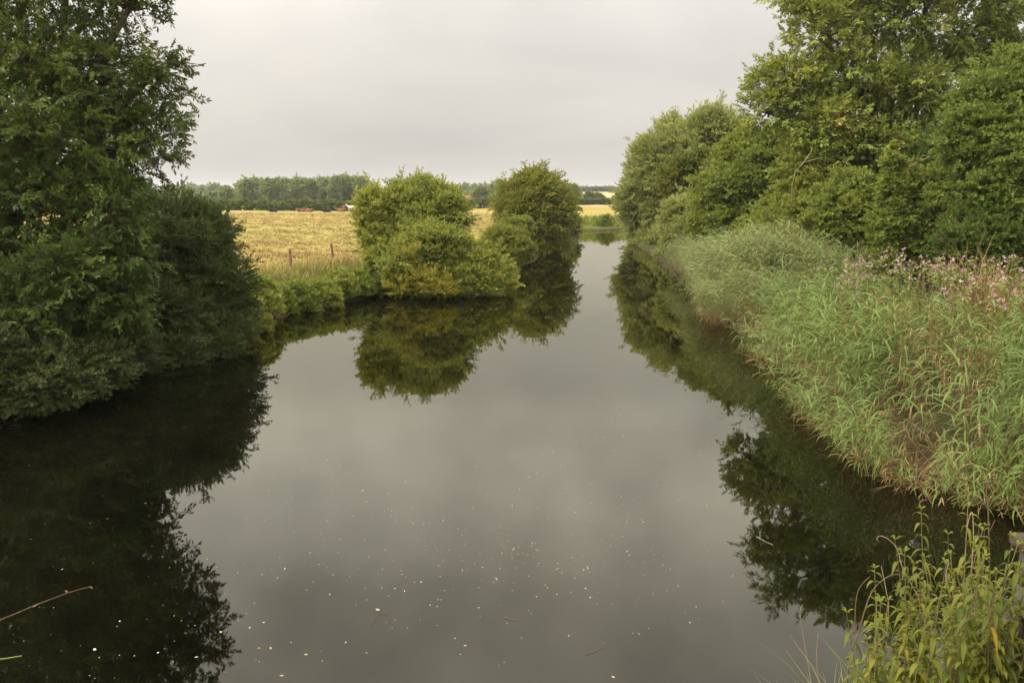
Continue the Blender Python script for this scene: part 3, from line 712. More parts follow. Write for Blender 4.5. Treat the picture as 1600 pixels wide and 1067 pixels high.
for sg in (-1, 1):
    mb.add([[-3.2, sg * 2.6, 3.0], [3.2, sg * 2.6, 3.0], [3.2, 0, 5.05], [-3.2, 0, 5.05], [-3.2, sg * 2.6, 3.15], [3.2, sg * 2.6, 3.15], [3.2, 0, 5.2], [-3.2, 0, 5.2]], [[0, 1, 2, 3], [4, 5, 6, 7], [0, 1, 5, 4], [1, 2, 6, 5], [3, 0, 4, 7]])
rf = mb.build('roof', [TILE], ct)
mb = MB(); box(mb, (2.2, 0, 5.5), (.7, .6, 1.3)); mb.build('chimney', [TILE], rf)
for wx_ in (-1.5, 1.5):
    mb = MB(); box(mb, (wx_, -2.27, 1.7), (1.0, .06, 1.1)); mb.build('window', [GLASSD], ct)

ct.scale = (.62, .62, .62)
# ------------------------------------------------------------------ cattle by the hedge (body one skinned surface)
def coat(name, c1, c2): return noise_mat(name, c1, c2, 1.5, rough=.8, bump=0, detail=2)
COATS = dict(black=coat('black_coat', (.012, .011, .010), (.02, .018, .016)), red=coat('red_coat', (.15, .07, .04), (.21, .10, .055)), white=coat('cream_coat', (.55, .45, .35), (.65, .56, .45)))
def cow(px, D, coatname, pose, rz, label):
    b = on_ground(px, D)
    V, E, r = [], [], []
    def n(p, rad, par=None):
        V.append(p); r.append(rad)
        if par is not None: E.append((par, len(V) - 1))
        return len(V) - 1
    lie = pose == 'lying'
    bz = .42 if lie else 1.02
    a = n((0, 0, bz), .36); h_ = n((-.55, 0, bz + .05), .33, a); rump = n((-.85, 0, bz + .06), .24, h_)
    s = n((.5, 0, bz), .34, a); ch = n((.8, 0, bz + .05), .22, s)
    if pose == 'grazing':
        nk = n((1.1, 0, bz - .25), .15, ch); hd = n((1.3, 0, bz - .62), .12, nk); n((1.42, 0, bz - .88), .075, hd)
    else:
        nk = n((1.08, 0, bz + .32), .15, ch); hd = n((1.3, 0, bz + .48), .12, nk); n((1.58, 0, bz + .34), .075, hd)
    for sg in (-1, 1):
        n((V[hd][0] - .04, sg * .2, V[hd][2] + .08), .035, hd)
        if lie:
            k = n((.55, sg * .32, .16), .1, s); n((.95, sg * .3, .08), .06, k)
            k = n((-.5, sg * .4, .18), .14, h_); n((-.1, sg * .46, .08), .07, k)
        else:
            k = n((.55, sg * .2, .62), .11, s); k = n((.57, sg * .2, .32), .065, k); n((.55, sg * .2, .03), .06, k)
            k = n((-.62, sg * .2, .7), .15, h_); k = n((-.75, sg * .2, .4), .075, k); n((-.68, sg * .2, .03), .06, k)
    k = n((-1.02, 0, bz - .1), .04, rump); n((-1.05, 0, max(.1, bz - .6)), .03, k)
    me = bpy.data.meshes.new('cow'); me.from_pydata(V, E, []); me.materials.append(COATS[coatname])
    o = bpy.data.objects.new('cow', me); C.objects.link(o)
    o.location = b; o.rotation_euler = (0, 0, rz)
    o.modifiers.new('skin', 'SKIN').use_smooth_shade = True
    for i_, sv in enumerate(me.skin_vertices[0].data):
        sv.radius = (r[i_], r[i_]); sv.use_root = (i_ == 0)
    sd = o.modifiers.new('sub', 'SUBSURF'); sd.levels = 1; sd.render_levels = 1
    return tag(o, label, 'cow', 'cattle resting by the far hedge')
cow(509, 168, 'black', 'lying', .15, 'black cow lying in the golden field in front of the far hedge')
cow(533, 172, 'red', 'lying', 3.0, 'red brown cow lying just right of the black cow')
cow(541, 173, 'red', 'grazing', .4, 'red brown cow grazing beside the cream cow')
cow(549, 172, 'white', 'standing', 2.8, 'cream cow at the right end of the herd by the far hedge')
cow(468, 174, 'red', 'lying', .2, 'leftmost red brown cow lying below the tree row')
cow(482, 174, 'red', 'lying', 2.9, 'red brown cow lying left of the black cow')
cow(425, 172, 'black', 'lying', .0, 'dark cow lying apart from the herd on the left')

# ------------------------------------------------------------------ fence posts
def post(px, D, h, r, mat, label, lean=(0, 0), group='old fence posts along the left bank'):
    b = on_ground(px, D)
    root = empty('fence_post', b, label, 'post', group)
    mb = MB(); n = 7
    zz = np.array([-.4, 0, .3 * h, .6 * h, .9 * h, h - .02, h])
    P = np.column_stack([lean[0] * zz / h + .01 * np.sin(zz * 3), lean[1] * zz / h, zz])
    mb.tube(P, np.array([r, r, r * .98, r * .95, r * .95, r * .9, r * .02]), 8)
    mb.build('shaft', [mat], root, smooth=False)
    for f in (.55, .85):
        mb = MB(); a = np.linspace(0, 2 * math.pi, 13)
        mb.tube(np.column_stack([lean[0] * f + (r * 1.05) * np.cos(a), (r * 1.05) * np.sin(a), np.full(13, f * h)]), .006, 4)
        mb.build('wire_tie', [STONE], root)
post(448, 38.5, 1.25, .075, POST, 'leftmost brown fence post standing in dry grass on the left bank', (.02, 0))
post(517, 43, 1.2, .075, POST, 'middle brown fence post, slightly tilted, on the left bank', (-.10, 0))
post(574, 46.5, 1.25, .08, POST, 'fence post beside the yellowing sallow, rightmost of the three in the grass', (0, 0))
post(812, 50.5, 1.45, .07, PALE_POST, 'pale wooden post at the waterline in front of the arching thorn', (.02, 0))

# ------------------------------------------------------------------ grasses
def tuft_proto(g, n=9, h=.5, w=.016, spread=.12, bend=.35, mats=(0,), tl=.5):
    b = MB()
    for k in range(n):
        a = g.uniform(0, 6.28); r = spread * math.sqrt(g.random())
        o = np.array([r * math.cos(a), r * math.sin(a), 0]); a2 = a + g.normal(0, .8)
        d = np.array([math.cos(a2), math.sin(a2), 0]); hh = h * g.uniform(.55, 1.15); bb = bend * hh * g.uniform(.3, 1.5)
        P = [o + d * bb * u * u + np.array([0, 0, hh * (u - .22 * u * u * bend)]) for u in (0, .4, .75, 1)]
        b.blade(P, np.array([1, .9, .6, .08]) * w, norm(np.cross(d, [0, 0, 1])), mats[int(g.integers(len(mats)))], g.normal(tl, .12))
    return b.get()
def scatter(name, pts, protos, mats, label, cat, scale, tint, kind='stuff', up_j=.1):
    g = np.random.default_rng(abs(hash(name)) % 1000 if False else len(pts) + 17)
    mb = MB(); N = len(pts)
    a = g.uniform(0, 6.28, N)
    instance(mb, protos, pts, np.column_stack([np.cos(a), np.sin(a), np.zeros(N)]), scale, tint, up=np.array([0, 0, 1.0]) + g.normal(0, up_j, (N, 3)), g=g)
    return tag(mb.build(name, mats), label, cat, kind=kind)
g = np.random.default_rng(101)
# meadow grass on the left
N = 17000
D = 30 + 130 * g.random(N) ** 1.9
xx = (g.uniform(300, 800, N) - 800) / F * D
P = np.column_stack([xx, D]); s = sdf(P); keep = s > 2.2
P, s = P[keep], s[keep]
P3 = np.column_stack([P, hgt(P, s)])
patch = wob(P[:, 0], P[:, 1], .35, 1) + .5 * wob(P[:, 0], P[:, 1], 1.1, 2)
sc_ = g.uniform(.35, .8, len(P)) * (1 + .5 * (patch > .35)) * (1 + .004 * P[:, 1])
tuftA = [tuft_proto(gp, 9, .16, .03, .25, .7) for _ in range(5)]
scatter('meadow_grass', P3, tuftA, [FIELDG], 'dry golden grass of the meadow on the left', 'grass', sc_, np.clip(.5 + .11 * patch + g.normal(0, .06, len(P)), 0, 1))
# bank grass, left bank edge and near right corner
N = 9000
D = g.uniform(22, 60, N); xx = (g.uniform(330, 800, N) - 800) / F * D
P = np.column_stack([xx, D]); s = sdf(P); keep = (s > .1) & (s < 4.5 + 1.5 * g.random(N))
P, s = P[keep], s[keep]; P3 = np.column_stack([P, hgt(P, s)])
tuftB = [tuft_proto(gp, 10, .62, .028, .18, .55) for _ in range(5)]
scatter('bank_grass', P3, tuftB, [GRASS], 'rough green and straw grass along the left bank', 'grass', g.uniform(.5, 1.2, len(P)), np.clip(.3 + .10 * s + g.normal(0, .15, len(P)), 0, 1))
# far bank sedge
N = 2600
P = np.column_stack([g.uniform(4, 22, N), g.uniform(96, 116, N)]); s = sdf(P); keep = (s > 0) & (s < 6); P, s = P[keep], s[keep]
scatter('far_sedge', np.column_stack([P, hgt(P, s)]), [tuft_proto(gp, 10, 1.2, .10, .5, .35) for _ in range(4)], [BUSHG], 'green sedge on the bank across the far end of the river', 'sedge', g.uniform(.5, 1.0, len(P)) * (.25 + .75 * ss(0, 4.5, s)), np.clip(.55 + g.normal(0, .15, len(P)), 0, 1))
grow('willow_shrub', 'small bush at the water across the far end of the river', 'bush', on_ground(948, 106), [lobe(948, 346, 106, 7, 5, 7), lobe(941, 349, 106, 5, 4, 5)], 'broad', BUSHG, 38, sprig=.3, trunk_r=.05, stems=.3, clump=.5, dens=5, tint=.5)

# undergrowth on the right bank below the thicket
N = 5200
P = np.column_stack([g.uniform(5, 30, N), g.uniform(18, 62, N)]); s = sdf(P); keep = ((s > 1.8) | ((P[:, 1] > 37) & (s > .05))) & (s < 12); P, s = P[keep], s[keep]
scatter('undergrowth', np.column_stack([P, hgt(P, s)]), [twig_proto(gp, 24, .2, .09, 1.0, arch=0, ang=.9, side_twigs=3) for _ in range(5)] , [HEDGE, BARK], 'low green undergrowth under the thicket on the right bank', 'undergrowth', g.uniform(.35, .8, len(P)), np.clip(.5 + g.normal(0, .15, len(P)), 0, 1), up_j=.6)
# ------------------------------------------------------------------ reed bed
def reed_proto(g, h=2.35, n=20, L=.58, W=.024, plume=False, dry=False):
    b = MB()
    lean = g.uniform(.25, .6)
    def stem(u): return np.array([lean * h * .32 * u * u, g0 * u * u, h * u * (1 - .07 * lean * u)])
    g0 = g.normal(0, .12)
    b.tube([stem(u) for u in np.linspace(0, 1, 5)], np.linspace(.008, .003, 5), 3, 1, .5)
    for k in range(n):
        u = .22 + .78 * (k + g.random()) / n
        o = stem(min(u, 1))
        a = g.normal(0, .65) + (0 if g.random() < .8 else math.pi)
        d = np.array([math.cos(a), math.sin(a), 0])
        ln = L * g.uniform(.7, 1.2) * (1.0 if u < .85 else .8)
        rise = g.uniform(.55, 1.25); dr = g.uniform(.55, 1.15)
        P = [o + ln * (d * v_ * (1 - .12 * v_) + np.array([0, 0, rise * v_ - dr * v_ * v_])) for v_ in (0, .33, .68, 1)]
        m = 1 if (dry or (u < .42 and g.random() < .45)) else 0
        b.blade(P, np.array([.55, 1, .7, .06]) * W, norm(np.cross(d, [0, 0, 1]) + g.normal(0, .35, 3)), m, g.normal(.5, .10))
    if plume:
        o = stem(1)
        for k in range(9):
            d = norm(np.array([.7, g.normal(0, .5), g.uniform(-.1, .8)]))
            b.leaf(o - [0, 0, .03 * k], norm(d + [0, 0, .9]), norm(np.cross(d, rdir(g))), .15, .016, 1, .3)
    return b.get()
REEDP = [reed_proto(gp, 2.35, 16, .62, .034, plume=(k == 0)) for k in range(12)]
REEDF = [reed_proto(gp, plume=(k < 2)) for k in range(10)] 
DRYP = [reed_proto(gp, 2.5, 6, .32, .018, True, True) for _ in range(4)]
g = np.random.default_rng(202)
N = 42000
P = np.column_stack([g.uniform(2, 24, N), g.uniform(10.8, 50, N)])
s = sdf(P)
wmax = 3.3 + 1.2 * wob(P[:, 0], P[:, 1], .4) + 1.6 * (P[:, 1] > 25.6) 
PX = 800 + F * P[:, 0] / P[:, 1]                      # rough bearing, to place the hollow and the dry patch
hol = onz(1402, 706)
gs_ = lambda c_, w_: np.exp(-((P[:, 1] - c_) / w_) ** 2)
ext = 1.15 * gs_(29.3, 2.2) + .95 * gs_(21.6, 1.5) + .9 * gs_(16.6, 1.3) + .6 * gs_(13.2, .8) + .75 * gs_(12.0, 1.6) + .3 * gs_(14.8, 1.0) + .5 * gs_(34.5, 1.6)   # scalloped stands growing out into the shallows
keep = (s > .12 - ext - .12 * wob(P[:, 0], P[:, 1], 2.3, 1))
keep &= np.hypot((P[:, 0] - hol[0] - .15) / .38, (P[:, 1] - hol[1] - .25) / .5) > 1 & (s < wmax) & (P[:, 0] > 2.5 + .1 * P[:, 1]) & (P[:, 1] < 37.5) & ((P[:, 1] < 25.6) | (P[:, 0] < .315 * P[:, 1])) & (g.random(N) < np.where(s < 1.6, 1, .6))
P, s = P[keep], s[keep]
e_ = .05
grd = np.column_stack([sdf(P + [e_, 0]) - sdf(P - [e_, 0]), sdf(P + [0, e_]) - sdf(P - [0, e_])]) / (2 * e_)
zz = np.maximum(hgt(P, s), -.12)
lw = wob(P[:, 0], P[:, 1], 1.1, 6)[:, None] * np.array([.8, .5])
xd = -grd * np.clip(1.4 - .28 * s, .25, 1.4)[:, None] + np.array([-.35, -.15]) + lw + g.normal(0, .3, P.shape)
up = np.column_stack([-grd * (np.clip(.46 - .18 * s, 0, .5) * np.where(P[:, 1] > 25.6, .30, 1))[:, None], np.ones(len(P))]) + np.column_stack([g.normal(0, .10, (len(P), 2)), np.zeros(len(P))])
dryz = (P[:, 0] / P[:, 1] * F > 660) & (P[:, 0] / P[:, 1] * F < 800) & (P[:, 1] > 12.2) & (P[:, 1] < 17.5)
hs_ = g.uniform(.74, 1.05, len(P)) * (.80 + .20 * ss(-.4, 1.2, s)) * np.where(P[:, 1] > 25.6, 1.16 * (1 - .30 * np.clip((P[:, 1] - 33.0) / 6.5, -1, 1) ** 2) * (1 - .10 * np.clip((s - 2) / 2, -1, 1) ** 2), .92 - .07 * np.clip(s - .8, 0, 3) - .06 * (P[:, 1] > 21)) * (1 + .24 * wob(P[:, 0], P[:, 1], .95, 4) + .06 * wob(P[:, 0], P[:, 1], 2.4, 1))
hs_ *= np.where(P[:, 1] < 12.0, .75, 1.0)
tnt = .42 + .20 * wob(P[:, 0], P[:, 1], .75, 1) + g.normal(0, .09, len(P)) - .05 * (P[:, 1] > 25.6)
def reeds(name, sel, protos, label, mats):
    # x axis must be perpendicular to up: build frames so that local z = up (stem) and x = lean
    U = norm(up[sel]); xh = np.column_stack([xd[sel], np.zeros(sel.sum())])
    xp = norm(xh - U * (xh * U).sum(1)[:, None])
    mb = MB()
    instance(mb, protos, np.column_stack([P[sel], zz[sel] - .05]), xp, hs_[sel], tnt[sel], up=U, g=g)
    return tag(mb.build(name, mats), label, 'reeds', kind='stuff')
near = ((wob(P[:, 0], P[:, 1], 1.9, 3) > -.5) | (g.random(len(P)) < .25)) & (P[:, 1] < 25.0) & (s < 3.6 - .6 * (P[:, 1] > 21)); far = (P[:, 1] > 26.3) & (s < 4.0)
thin = g.random(len(P)) < .47
reeds('reed_bed', near & thin & ~(dryz & (g.random(len(P)) < .7)), REEDP, 'tall green reeds leaning over the water along the near right bank', [REED, STRAW])
reeds('reed_dome', far & (g.random(len(P)) < .55), REEDF, 'rounded grey green stand of reeds further up the right bank', [REED_D, STRAW])
dry = near & (P[:, 1] < 19) & (P[:, 0] > .46 * P[:, 1]) & (P[:, 0] < .66 * P[:, 1]) & (wob(P[:, 0], P[:, 1], 1.2, 5) > -.15) & (g.random(len(P)) < np.where(dryz, .5, .12))
reeds('dry_reeds', dry, DRYP, 'straw coloured dead reed stems among the green reeds', [REED, STRAW])
print('reeds', (near & thin).sum(), far.sum(), dry.sum())
sk = (s > -1.1) & (s < .5) & (P[:, 1] < 27) & (g.random(len(P)) < .4) & (np.hypot(P[:, 0] - hol[0], P[:, 1] - hol[1]) > .35)
scatter('dead_leaf_skirt', np.column_stack([P[sk], np.maximum(zz[sk], .0) + .25 * g.random(sk.sum())]), [tuft_proto(gp, 9, .42, .013, .16, 1.6) for _ in range(5)], [STRAW], 'straw coloured dead leaves hanging at the foot of the reeds', 'reed litter', g.uniform(.6, 1.2, sk.sum()), np.clip(.15 + g.normal(0, .2, sk.sum()), 0, 1), up_j=.4)
# short grass in the right hand corner
N = 5200
P = np.column_stack([g.uniform(6.5, 16, N), g.uniform(9.5, 19, N)]); s = sdf(P); keep = (s > .02) & (P[:, 0] > 7.2) & ((P[:, 1] < 12.6) | (P[:, 0] > 10.3)); P, s = P[keep], s[keep]
scatter('corner_grass', np.column_stack([P, hgt(P, s)]), [tuft_proto(gp, 14, .42, .012, .14, .8) for _ in range(5)], [GRASS], 'short mixed grass on the bank at the right edge below the reeds', 'grass', g.uniform(.6, 1.25, len(P)), np.clip(.45 + .25 * wob(P[:, 0], P[:, 1], 1.6) + g.normal(0, .13, len(P)), 0, 1))

# ------------------------------------------------------------------ himalayan balsam: individual flowering plants
def balsam_parts(g, h):
    st, lf, heads = MB(), MB(), []
    st.tube([[0, 0, -.1], [.02, 0, h * .5], [.05, .02, h]], [.014, .011, .005], 5, 0, .6)
    for k in range(26):
        z = h * g.uniform(.3, 1.0); a = g.uniform(0, 6.28); d = norm([math.cos(a), math.sin(a), g.uniform(-.35, .3)])
        lf.leaf([.03, .01, z], d, norm(np.cross(d, [0, 0, 1]) + g.normal(0, .2, 3)), g.uniform(.13, .22), .055, 0, g.normal(.5, .12), fold=.1)
    for k in range(3):
        a = g.uniform(0, 6.28); z0 = h * g.uniform(.78, .98)
        tip = np.array([.05 + .28 * math.cos(a), .28 * math.sin(a), z0 + g.uniform(.05, .25)])
        st.tube([[.04, .01, z0 - .1], tip], [.005, .003], 3, 0, .5)
        for q in range(5):
            d = norm(rdir(g) + np.array([0, 0, -.2])); lf.leaf(tip - [0, 0, .12], d, norm(np.cross(d, rdir(g))), .12, .04, 0, .5)
        fl = MB(); heads.append(fl)
        for q in range(int(g.integers(2, 5))):
            c = tip + g.normal(0, .04, 3); tt = g.uniform(.0, 1); fl.tube([tip, c], .004, 3, 0, .2)
            for w in range(4):
                d = rdir(g); fl.leaf(c, d, norm(np.cross(d, rdir(g))), .042, .036, 0, tt + g.normal(0, .08), mid=.6)
    return st, lf, heads
protos = []
gb = np.random.default_rng(303)
for k in range(7):
    st, lf, heads = balsam_parts(gb, gb.uniform(1.7, 2.1))
    root = empty('balsam_plant', (0, 0, 0), 'pink flowered balsam plant in the patch behind the reeds', 'flowering plant', 'pink balsam plants behind the reed bed')
    st.build('stem', [NSTEM], root); lf.build('leaves', [BUSHG], root); [fl.build('flower_head', [PINK], root) for fl in heads]
    protos.append(root)
def copy_thing(src):
    c = src.copy(); C.objects.link(c)
    for ch in src.children:
        d = ch.copy(); C.objects.link(d); d.parent = c
    return c
spots = []
for k in range(50):
    px = gb.uniform(1330, 1500) if k < 30 else gb.uniform(1470, 1620)
    D = gb.uniform(19.5, 24) if k < 30 else gb.uniform(16, 20.5)
    spots.append((px, D))
for px in (1302, 1312, 1330, 1346, 1372, 1378): spots.append((px, 24 + gb.uniform(-1, 1)))
for k, (px, D) in enumerate(spots):
    o = protos[k] if k < len(protos) else copy_thing(protos[k % len(protos)])
    p = on_ground(px, D)
    o.location = p; o.rotation_euler = (gb.normal(0, .06), gb.normal(0, .06), gb.uniform(0, 6.28))
    s_ = gb.uniform(.9, 1.15); o.scale = (s_, s_, s_)
# brown dry sedge tuft at the right edge
for k, (px, D, lb) in enumerate([(1545, 21, 'brown dry grass tussock in front of the elder, left of two'), (1585, 20, 'brown dry grass tussock at the right edge below the elder')]):
    b = on_ground(px, D); mb = MB(); gg = np.random.default_rng(400 + k)
    n = 60; a = gg.uniform(0, 6.28, n)
    instance(mb, [tuft_proto(gg, 6, 2.2, .022, .1, .5, (0,), .45) for _ in range(5)], np.column_stack([gg.normal(0, .28, (n, 2)), np.zeros(n)]), np.column_stack([np.cos(a), np.sin(a), np.zeros(n)]), gg.uniform(.7, 1.1, n), gg.uniform(.2, .6, n), up=np.array([0, 0, 1.]) + gg.normal(0, .15, (n, 3)), g=gg)
    v, q, m, t = mb.get(); o = mesh_obj('grass_tussock', v, q, [STRAW], None, m, t); o.location = b
    tag(o, lb, 'grass tussock')

# ------------------------------------------------------------------ near weeds in the bottom right corner
def curved_leaf(b, o, a, L, W, rise, droop, t, m=0):
    d = np.array([math.cos(a), math.sin(a), 0]); s = np.array([-math.sin(a), math.cos(a), 0])
    n = 6; us = np.linspace(0, 1, n)
    P = np.array([o + L * (d * (u - .18 * u * u) + np.array([0, 0, rise * u - droop * u * u])) for u in us])
    w = W * np.array([.12, .75, 1.0, .85, .5, .03])
    V = np.empty((3 * n, 3)); V[0::3] = P - s * w[:, None] * .5; V[2::3] = P + s * w[:, None] * .5
    V[1::3] = P - np.array([0, 0, 1]) * w[:, None] * .16
    i_ = np.arange(n - 1) * 3
    Q_ = np.concatenate([np.stack([i_, i_ + 1, i_ + 4, i_ + 3], -1), np.stack([i_ + 1, i_ + 2, i_ + 5, i_ + 4], -1)])
    b.add(V, Q_, m, t)
def weed_parts(g, h, leaf=.088):
    st, lf = MB(), MB()
    bx, by = g.normal(0, .06, 2) * h; pt = g.normal(0, .12)
    def stem(u): return np.array([bx * u * u, by * u * u, h * u])
    st.tube([stem(u) for u in np.linspace(-.1, 1, 8)], np.linspace(.0052, .0018, 8), 6, 0, g.uniform(.2, .9))
    a = g.uniform(0, 3.14); z = .15
    yl = g.random() < .35
    while z < .99:
        o = stem(z); k = 1 - .38 * max(0, z - .8) / .2
        for sg in (0, math.pi):
            if g.random() < .93:
                t = g.normal(.50, .16) + pt
                if yl and z < .6 and g.random() < .35: t = g.uniform(.92, 1)
                curved_leaf(lf, o, a + sg + g.normal(0, .25), leaf * k * g.uniform(.8, 1.25), leaf * .29 * k * g.uniform(.8, 1.15), g.uniform(.3, .9), g.uniform(.8, 1.7), t)
            if z < .85 and g.random() < .5:      # short side shoot
                d = np.array([math.cos(a + sg + .3), math.sin(a + sg + .3), .9]); e = o + d * .05
                st.tube([o, e], [.0018, .001], 4, 0, .5)
                for q in range(3):
                    curved_leaf(lf, e - d * .008 * q, a + q * 2.1 + g.normal(0, .3), leaf * .5, leaf * .2, .4, .9, g.normal(.6, .1))
        a += math.pi / 2 + g.normal(0, .2); z += g.uniform(.032, .052) / h * 1.3
    for q in range(4):
        curved_leaf(lf, stem(1), q * 1.57 + g.normal(0, .3), leaf * g.uniform(.3, .5), leaf * .14, 1.3, .9, g.normal(.55, .1))
    return st, lf
gw = np.random.default_rng(505)
wp = []
for k in range(9):
    st, lf = weed_parts(gw, 1.75)
    root = empty('nettle_plant', (0, 0, 0), 'leafy green nettle in the clump at the lower right corner', 'nettle', 'nettles in the lower right corner')
    st.build('stem', [NSTEM], root, smooth=True); lf.build('leaves', [NETTLE], root)
    wp.append(root)
tips = [(int(1385 + 215 * gw.random() ** .8), int(930 + 140 * gw.random()), 3.9 + .6 * gw.random()) for _ in range(8)] + [(x_, y_, 4.15) for x_, y_ in ((1580, 905), (1592, 920), (1602, 900), (1597, 960), (1584, 975), (1570, 985), (1608, 940), (1590, 1010), (1470, 838), (1490, 846), (1455, 868), (1512, 858), (1530, 842), (1556, 836), (1572, 850), (1588, 842), (1560, 900), (1572, 925), (1588, 915), (1598, 940), (1550, 880), (1580, 880), (1598, 890), (1565, 950), (1375, 970), (1390, 950))] + [(1480, 828, 4.7), (1462, 848, 4.7), (1447, 862, 4.6), (1434, 905, 4.6), (1498, 868, 4.8), (1520, 850, 4.9), (1545, 828, 5.0), (1563, 842, 4.9), (1418, 902, 4.5),
        (1400, 925, 4.5), (1385, 955, 4.4), (1510, 900, 4.6), (1532, 905, 4.6), (1556, 915, 4.5), (1580, 905, 4.6), (1470, 925, 4.4), (1452, 945, 4.4), (1425, 965, 4.05), (1492, 950, 4.3),
        (1520, 965, 4.3), (1548, 960, 4.2), (1575, 965, 4.2), (1372, 990, 4.3), (1362, 1020, 4.3), (1400, 1000, 4.2), (1440, 1005, 4.1), (1470, 1000, 4.1), (1505, 1010, 4.1), (1540, 1015, 4.0), (1380, 1035, 4.1), (1420, 1040, 4.0), (1570, 1020, 4.0), (1595, 1000, 4.1)]
for k, (px, py, D) in enumerate(tips):
    o = wp[k] if k < len(wp) else copy_thing(wp[k % len(wp)])
    tip = at(px, py - 14, D - .2)
    zb = gz(tip[0], tip[1])
    s_ = (tip[2] - zb) / 1.75
    o.location = (tip[0], tip[1], zb); o.scale = (min(1.15, s_ * 1.1), min(1.15, s_ * 1.1), s_)
    o.rotation_euler = (0, 0, gw.uniform(0, 6.28))

def stalk(pts, D, r, label, twigs=(), mat=DEADWOOD, name='dead_stalk', cat='stalk'):
    P = px_path(pts, D)
    x0, y0 = P[0][0] + .02, P[0][1]
    base = np.array([x0, y0, gz(x0, y0)])
    P = np.vstack([base - [0, 0, .05], base * .4 + P[0] * .6, P])
    # smooth the path
    t = np.linspace(0, len(P) - 1, len(P) * 5)
    from_i = np.clip(t.astype(int), 0, len(P) - 2); f = t - from_i
    p0 = P[np.clip(from_i - 1, 0, None)]; p1 = P[from_i]; p2 = P[from_i + 1]; p3 = P[np.clip(from_i + 2, None, len(P) - 1)]
    f = f[:, None]
    S = .5 * (2 * p1 + (p2 - p0) * f + (2 * p0 - 5 * p1 + 4 * p2 - p3) * f ** 2 + (3 * p1 - p0 - 3 * p2 + p3) * f ** 3)
    mb = MB(); mb.tube(S, np.linspace(r, r * .45, len(S)), 6)
    for tw in twigs:
        mb.tube(px_path(tw, D), np.linspace(r * .6, r * .3, len(tw)), 5)
    o = mb.build(name, [mat], smooth=True, origin=base)
    return tag(o, label, cat)
stalk([(1438, 960), (1425, 915), (1410, 886), (1402, 858), (1388, 842), (1375, 837), (1370, 842), (1373, 846)], 4.4, .0038, 'curly tipped dry stalk above the nettles')
stalk([(1325, 1050), (1345, 975), (1362, 925), (1385, 902), (1405, 897), (1412, 905)], 4.3, .0045, 'arching dry stalk bending over left of the nettles', mat=BROWNST)
stalk([(1338, 1040), (1336, 960), (1342, 920), (1360, 900)], 4.35, .0035, 'thin dry stalk leaning right, beside the arching stalk', mat=BROWNST)
stalk([(1388, 960), (1385, 925), (1377, 884)], 4.4, .004, 'short straight broken stalk between the two curved stalks')
stalk([(1545, 1050), (1548, 960), (1546, 880), (1544, 800), (1541, 760), (1544, 722)], 4.75, .006, 'tallest dark dry stalk rising above the nettles near the right edge', [[(1545, 790), (1538, 775)], [(1544, 755), (1551, 740), (1558, 742)], [(1546, 830), (1555, 812)]], BROWNST)
stalk([(1518, 1020), (1518, 900), (1521, 840), (1519, 800), (1512, 820), (1508, 865)], 4.7, .0045, 'dry stalk folded over at its tip like a hook')
stalk([(1505, 985), (1490, 945), (1478, 905), (1482, 880)], 4.2, .0045, 'pale dead stem leaning left in front of the nettles')
stalk([(1270, 1100), (1258, 1010), (1250, 960), (1254, 944)], 4.5, .0026, 'faint thin grass stalk standing alone in front of the water', mat=DEADWOOD)
stalk([(1280, 1100), (1276, 1030), (1278, 990)], 4.5, .0024, 'shorter thin grass stalk right of the lone stalk', mat=DEADWOOD)
# yellow curled leaves on the weeds are part of the nettle meshes; low grass under them
N = 700
P = np.column_stack([gw.uniform(1.9, 4.6, N), gw.uniform(3.4, 5.9, N)]); s = sdf(P); keep = s > .05; P, s = P[keep], s[keep]
scatter('near_bank_grass', np.column_stack([P, hgt(P, s)]), [tuft_proto(gp, 10, .6, .010, .1, .6) for _ in range(4)], [GRASS], 'green grass under the nettles in the lower right corner', 'grass', gw.uniform(.6, 1.3, len(P)), np.clip(.35 + gw.normal(0, .15, len(P)), 0, 1))

# bridge wing wall with a plank coping, and a fence post at the right edge
wb = at(1585, 860, 5.7)
ww = empty('wing_wall', (wb[0] + .86, 5.85, 0), 'low grey wing wall with weathered wooden coping behind the nettles', 'wall')
mb = MB(); top = wb[2] - .10
for r_ in range(7):
    h0 = -.3 + (top + .3) * r_ / 7; h1 = -.3 + (top + .3) * (r_ + 1) / 7 - .012
    n = 3; off = .25 if r_ % 2 else 0
    xs_ = np.concatenate([[-.62], np.sort(np.linspace(-.62, 1.4, n + 2)[1:-1] + off * .4), [1.4]])
    for a_, b_ in zip(xs_[:-1], xs_[1:]):
        box(mb, ((a_ + b_) / 2, gw.uniform(-.008, .008), (h0 + h1) / 2), (b_ - a_ - .012, .34, h1 - h0))
box(mb, (.39, 0, top / 2 - .15), (1.98, .30, top + .28))
mb.build('wall', [STONE], ww)
mb = MB(); box(mb, (.37, 0, top + .045), (2.1, .44, .085)); cp = mb.build('coping', [PLANK], ww)
bv = cp.modifiers.new('bevel', 'BEVEL'); bv.width = .012; bv.segments = 2
pt = at(1597, 958, 4.0)
pb = np.array([pt[0] + .045, 4.0, gz(pt[0] + .045, 4.0)])
root = empty('fence_post', pb, 'square brown timber post cut by the right edge of the picture', 'post')
hh = pt[2] - pb[2]
mb = MB(); box(mb, (0, 0, hh / 2 - .1), (.10, .10, hh + .2)); sh = mb.build('shaft', [PLANK], root)
bv = sh.modifiers.new('bevel', 'BEVEL'); bv.width = .008; bv.segments = 2
mb = MB(); mb.add([[-.05, -.05, hh + .001], [.05, -.05, hh + .001], [.05, .05, hh + .03], [-.05, .05, hh + .03], [-.05, .05, hh + .001], [.05, .05, hh + .001]], [[0, 1, 2, 3], [3, 2, 5, 4], [0, 3, 4, 4], [1, 5, 2, 2]])
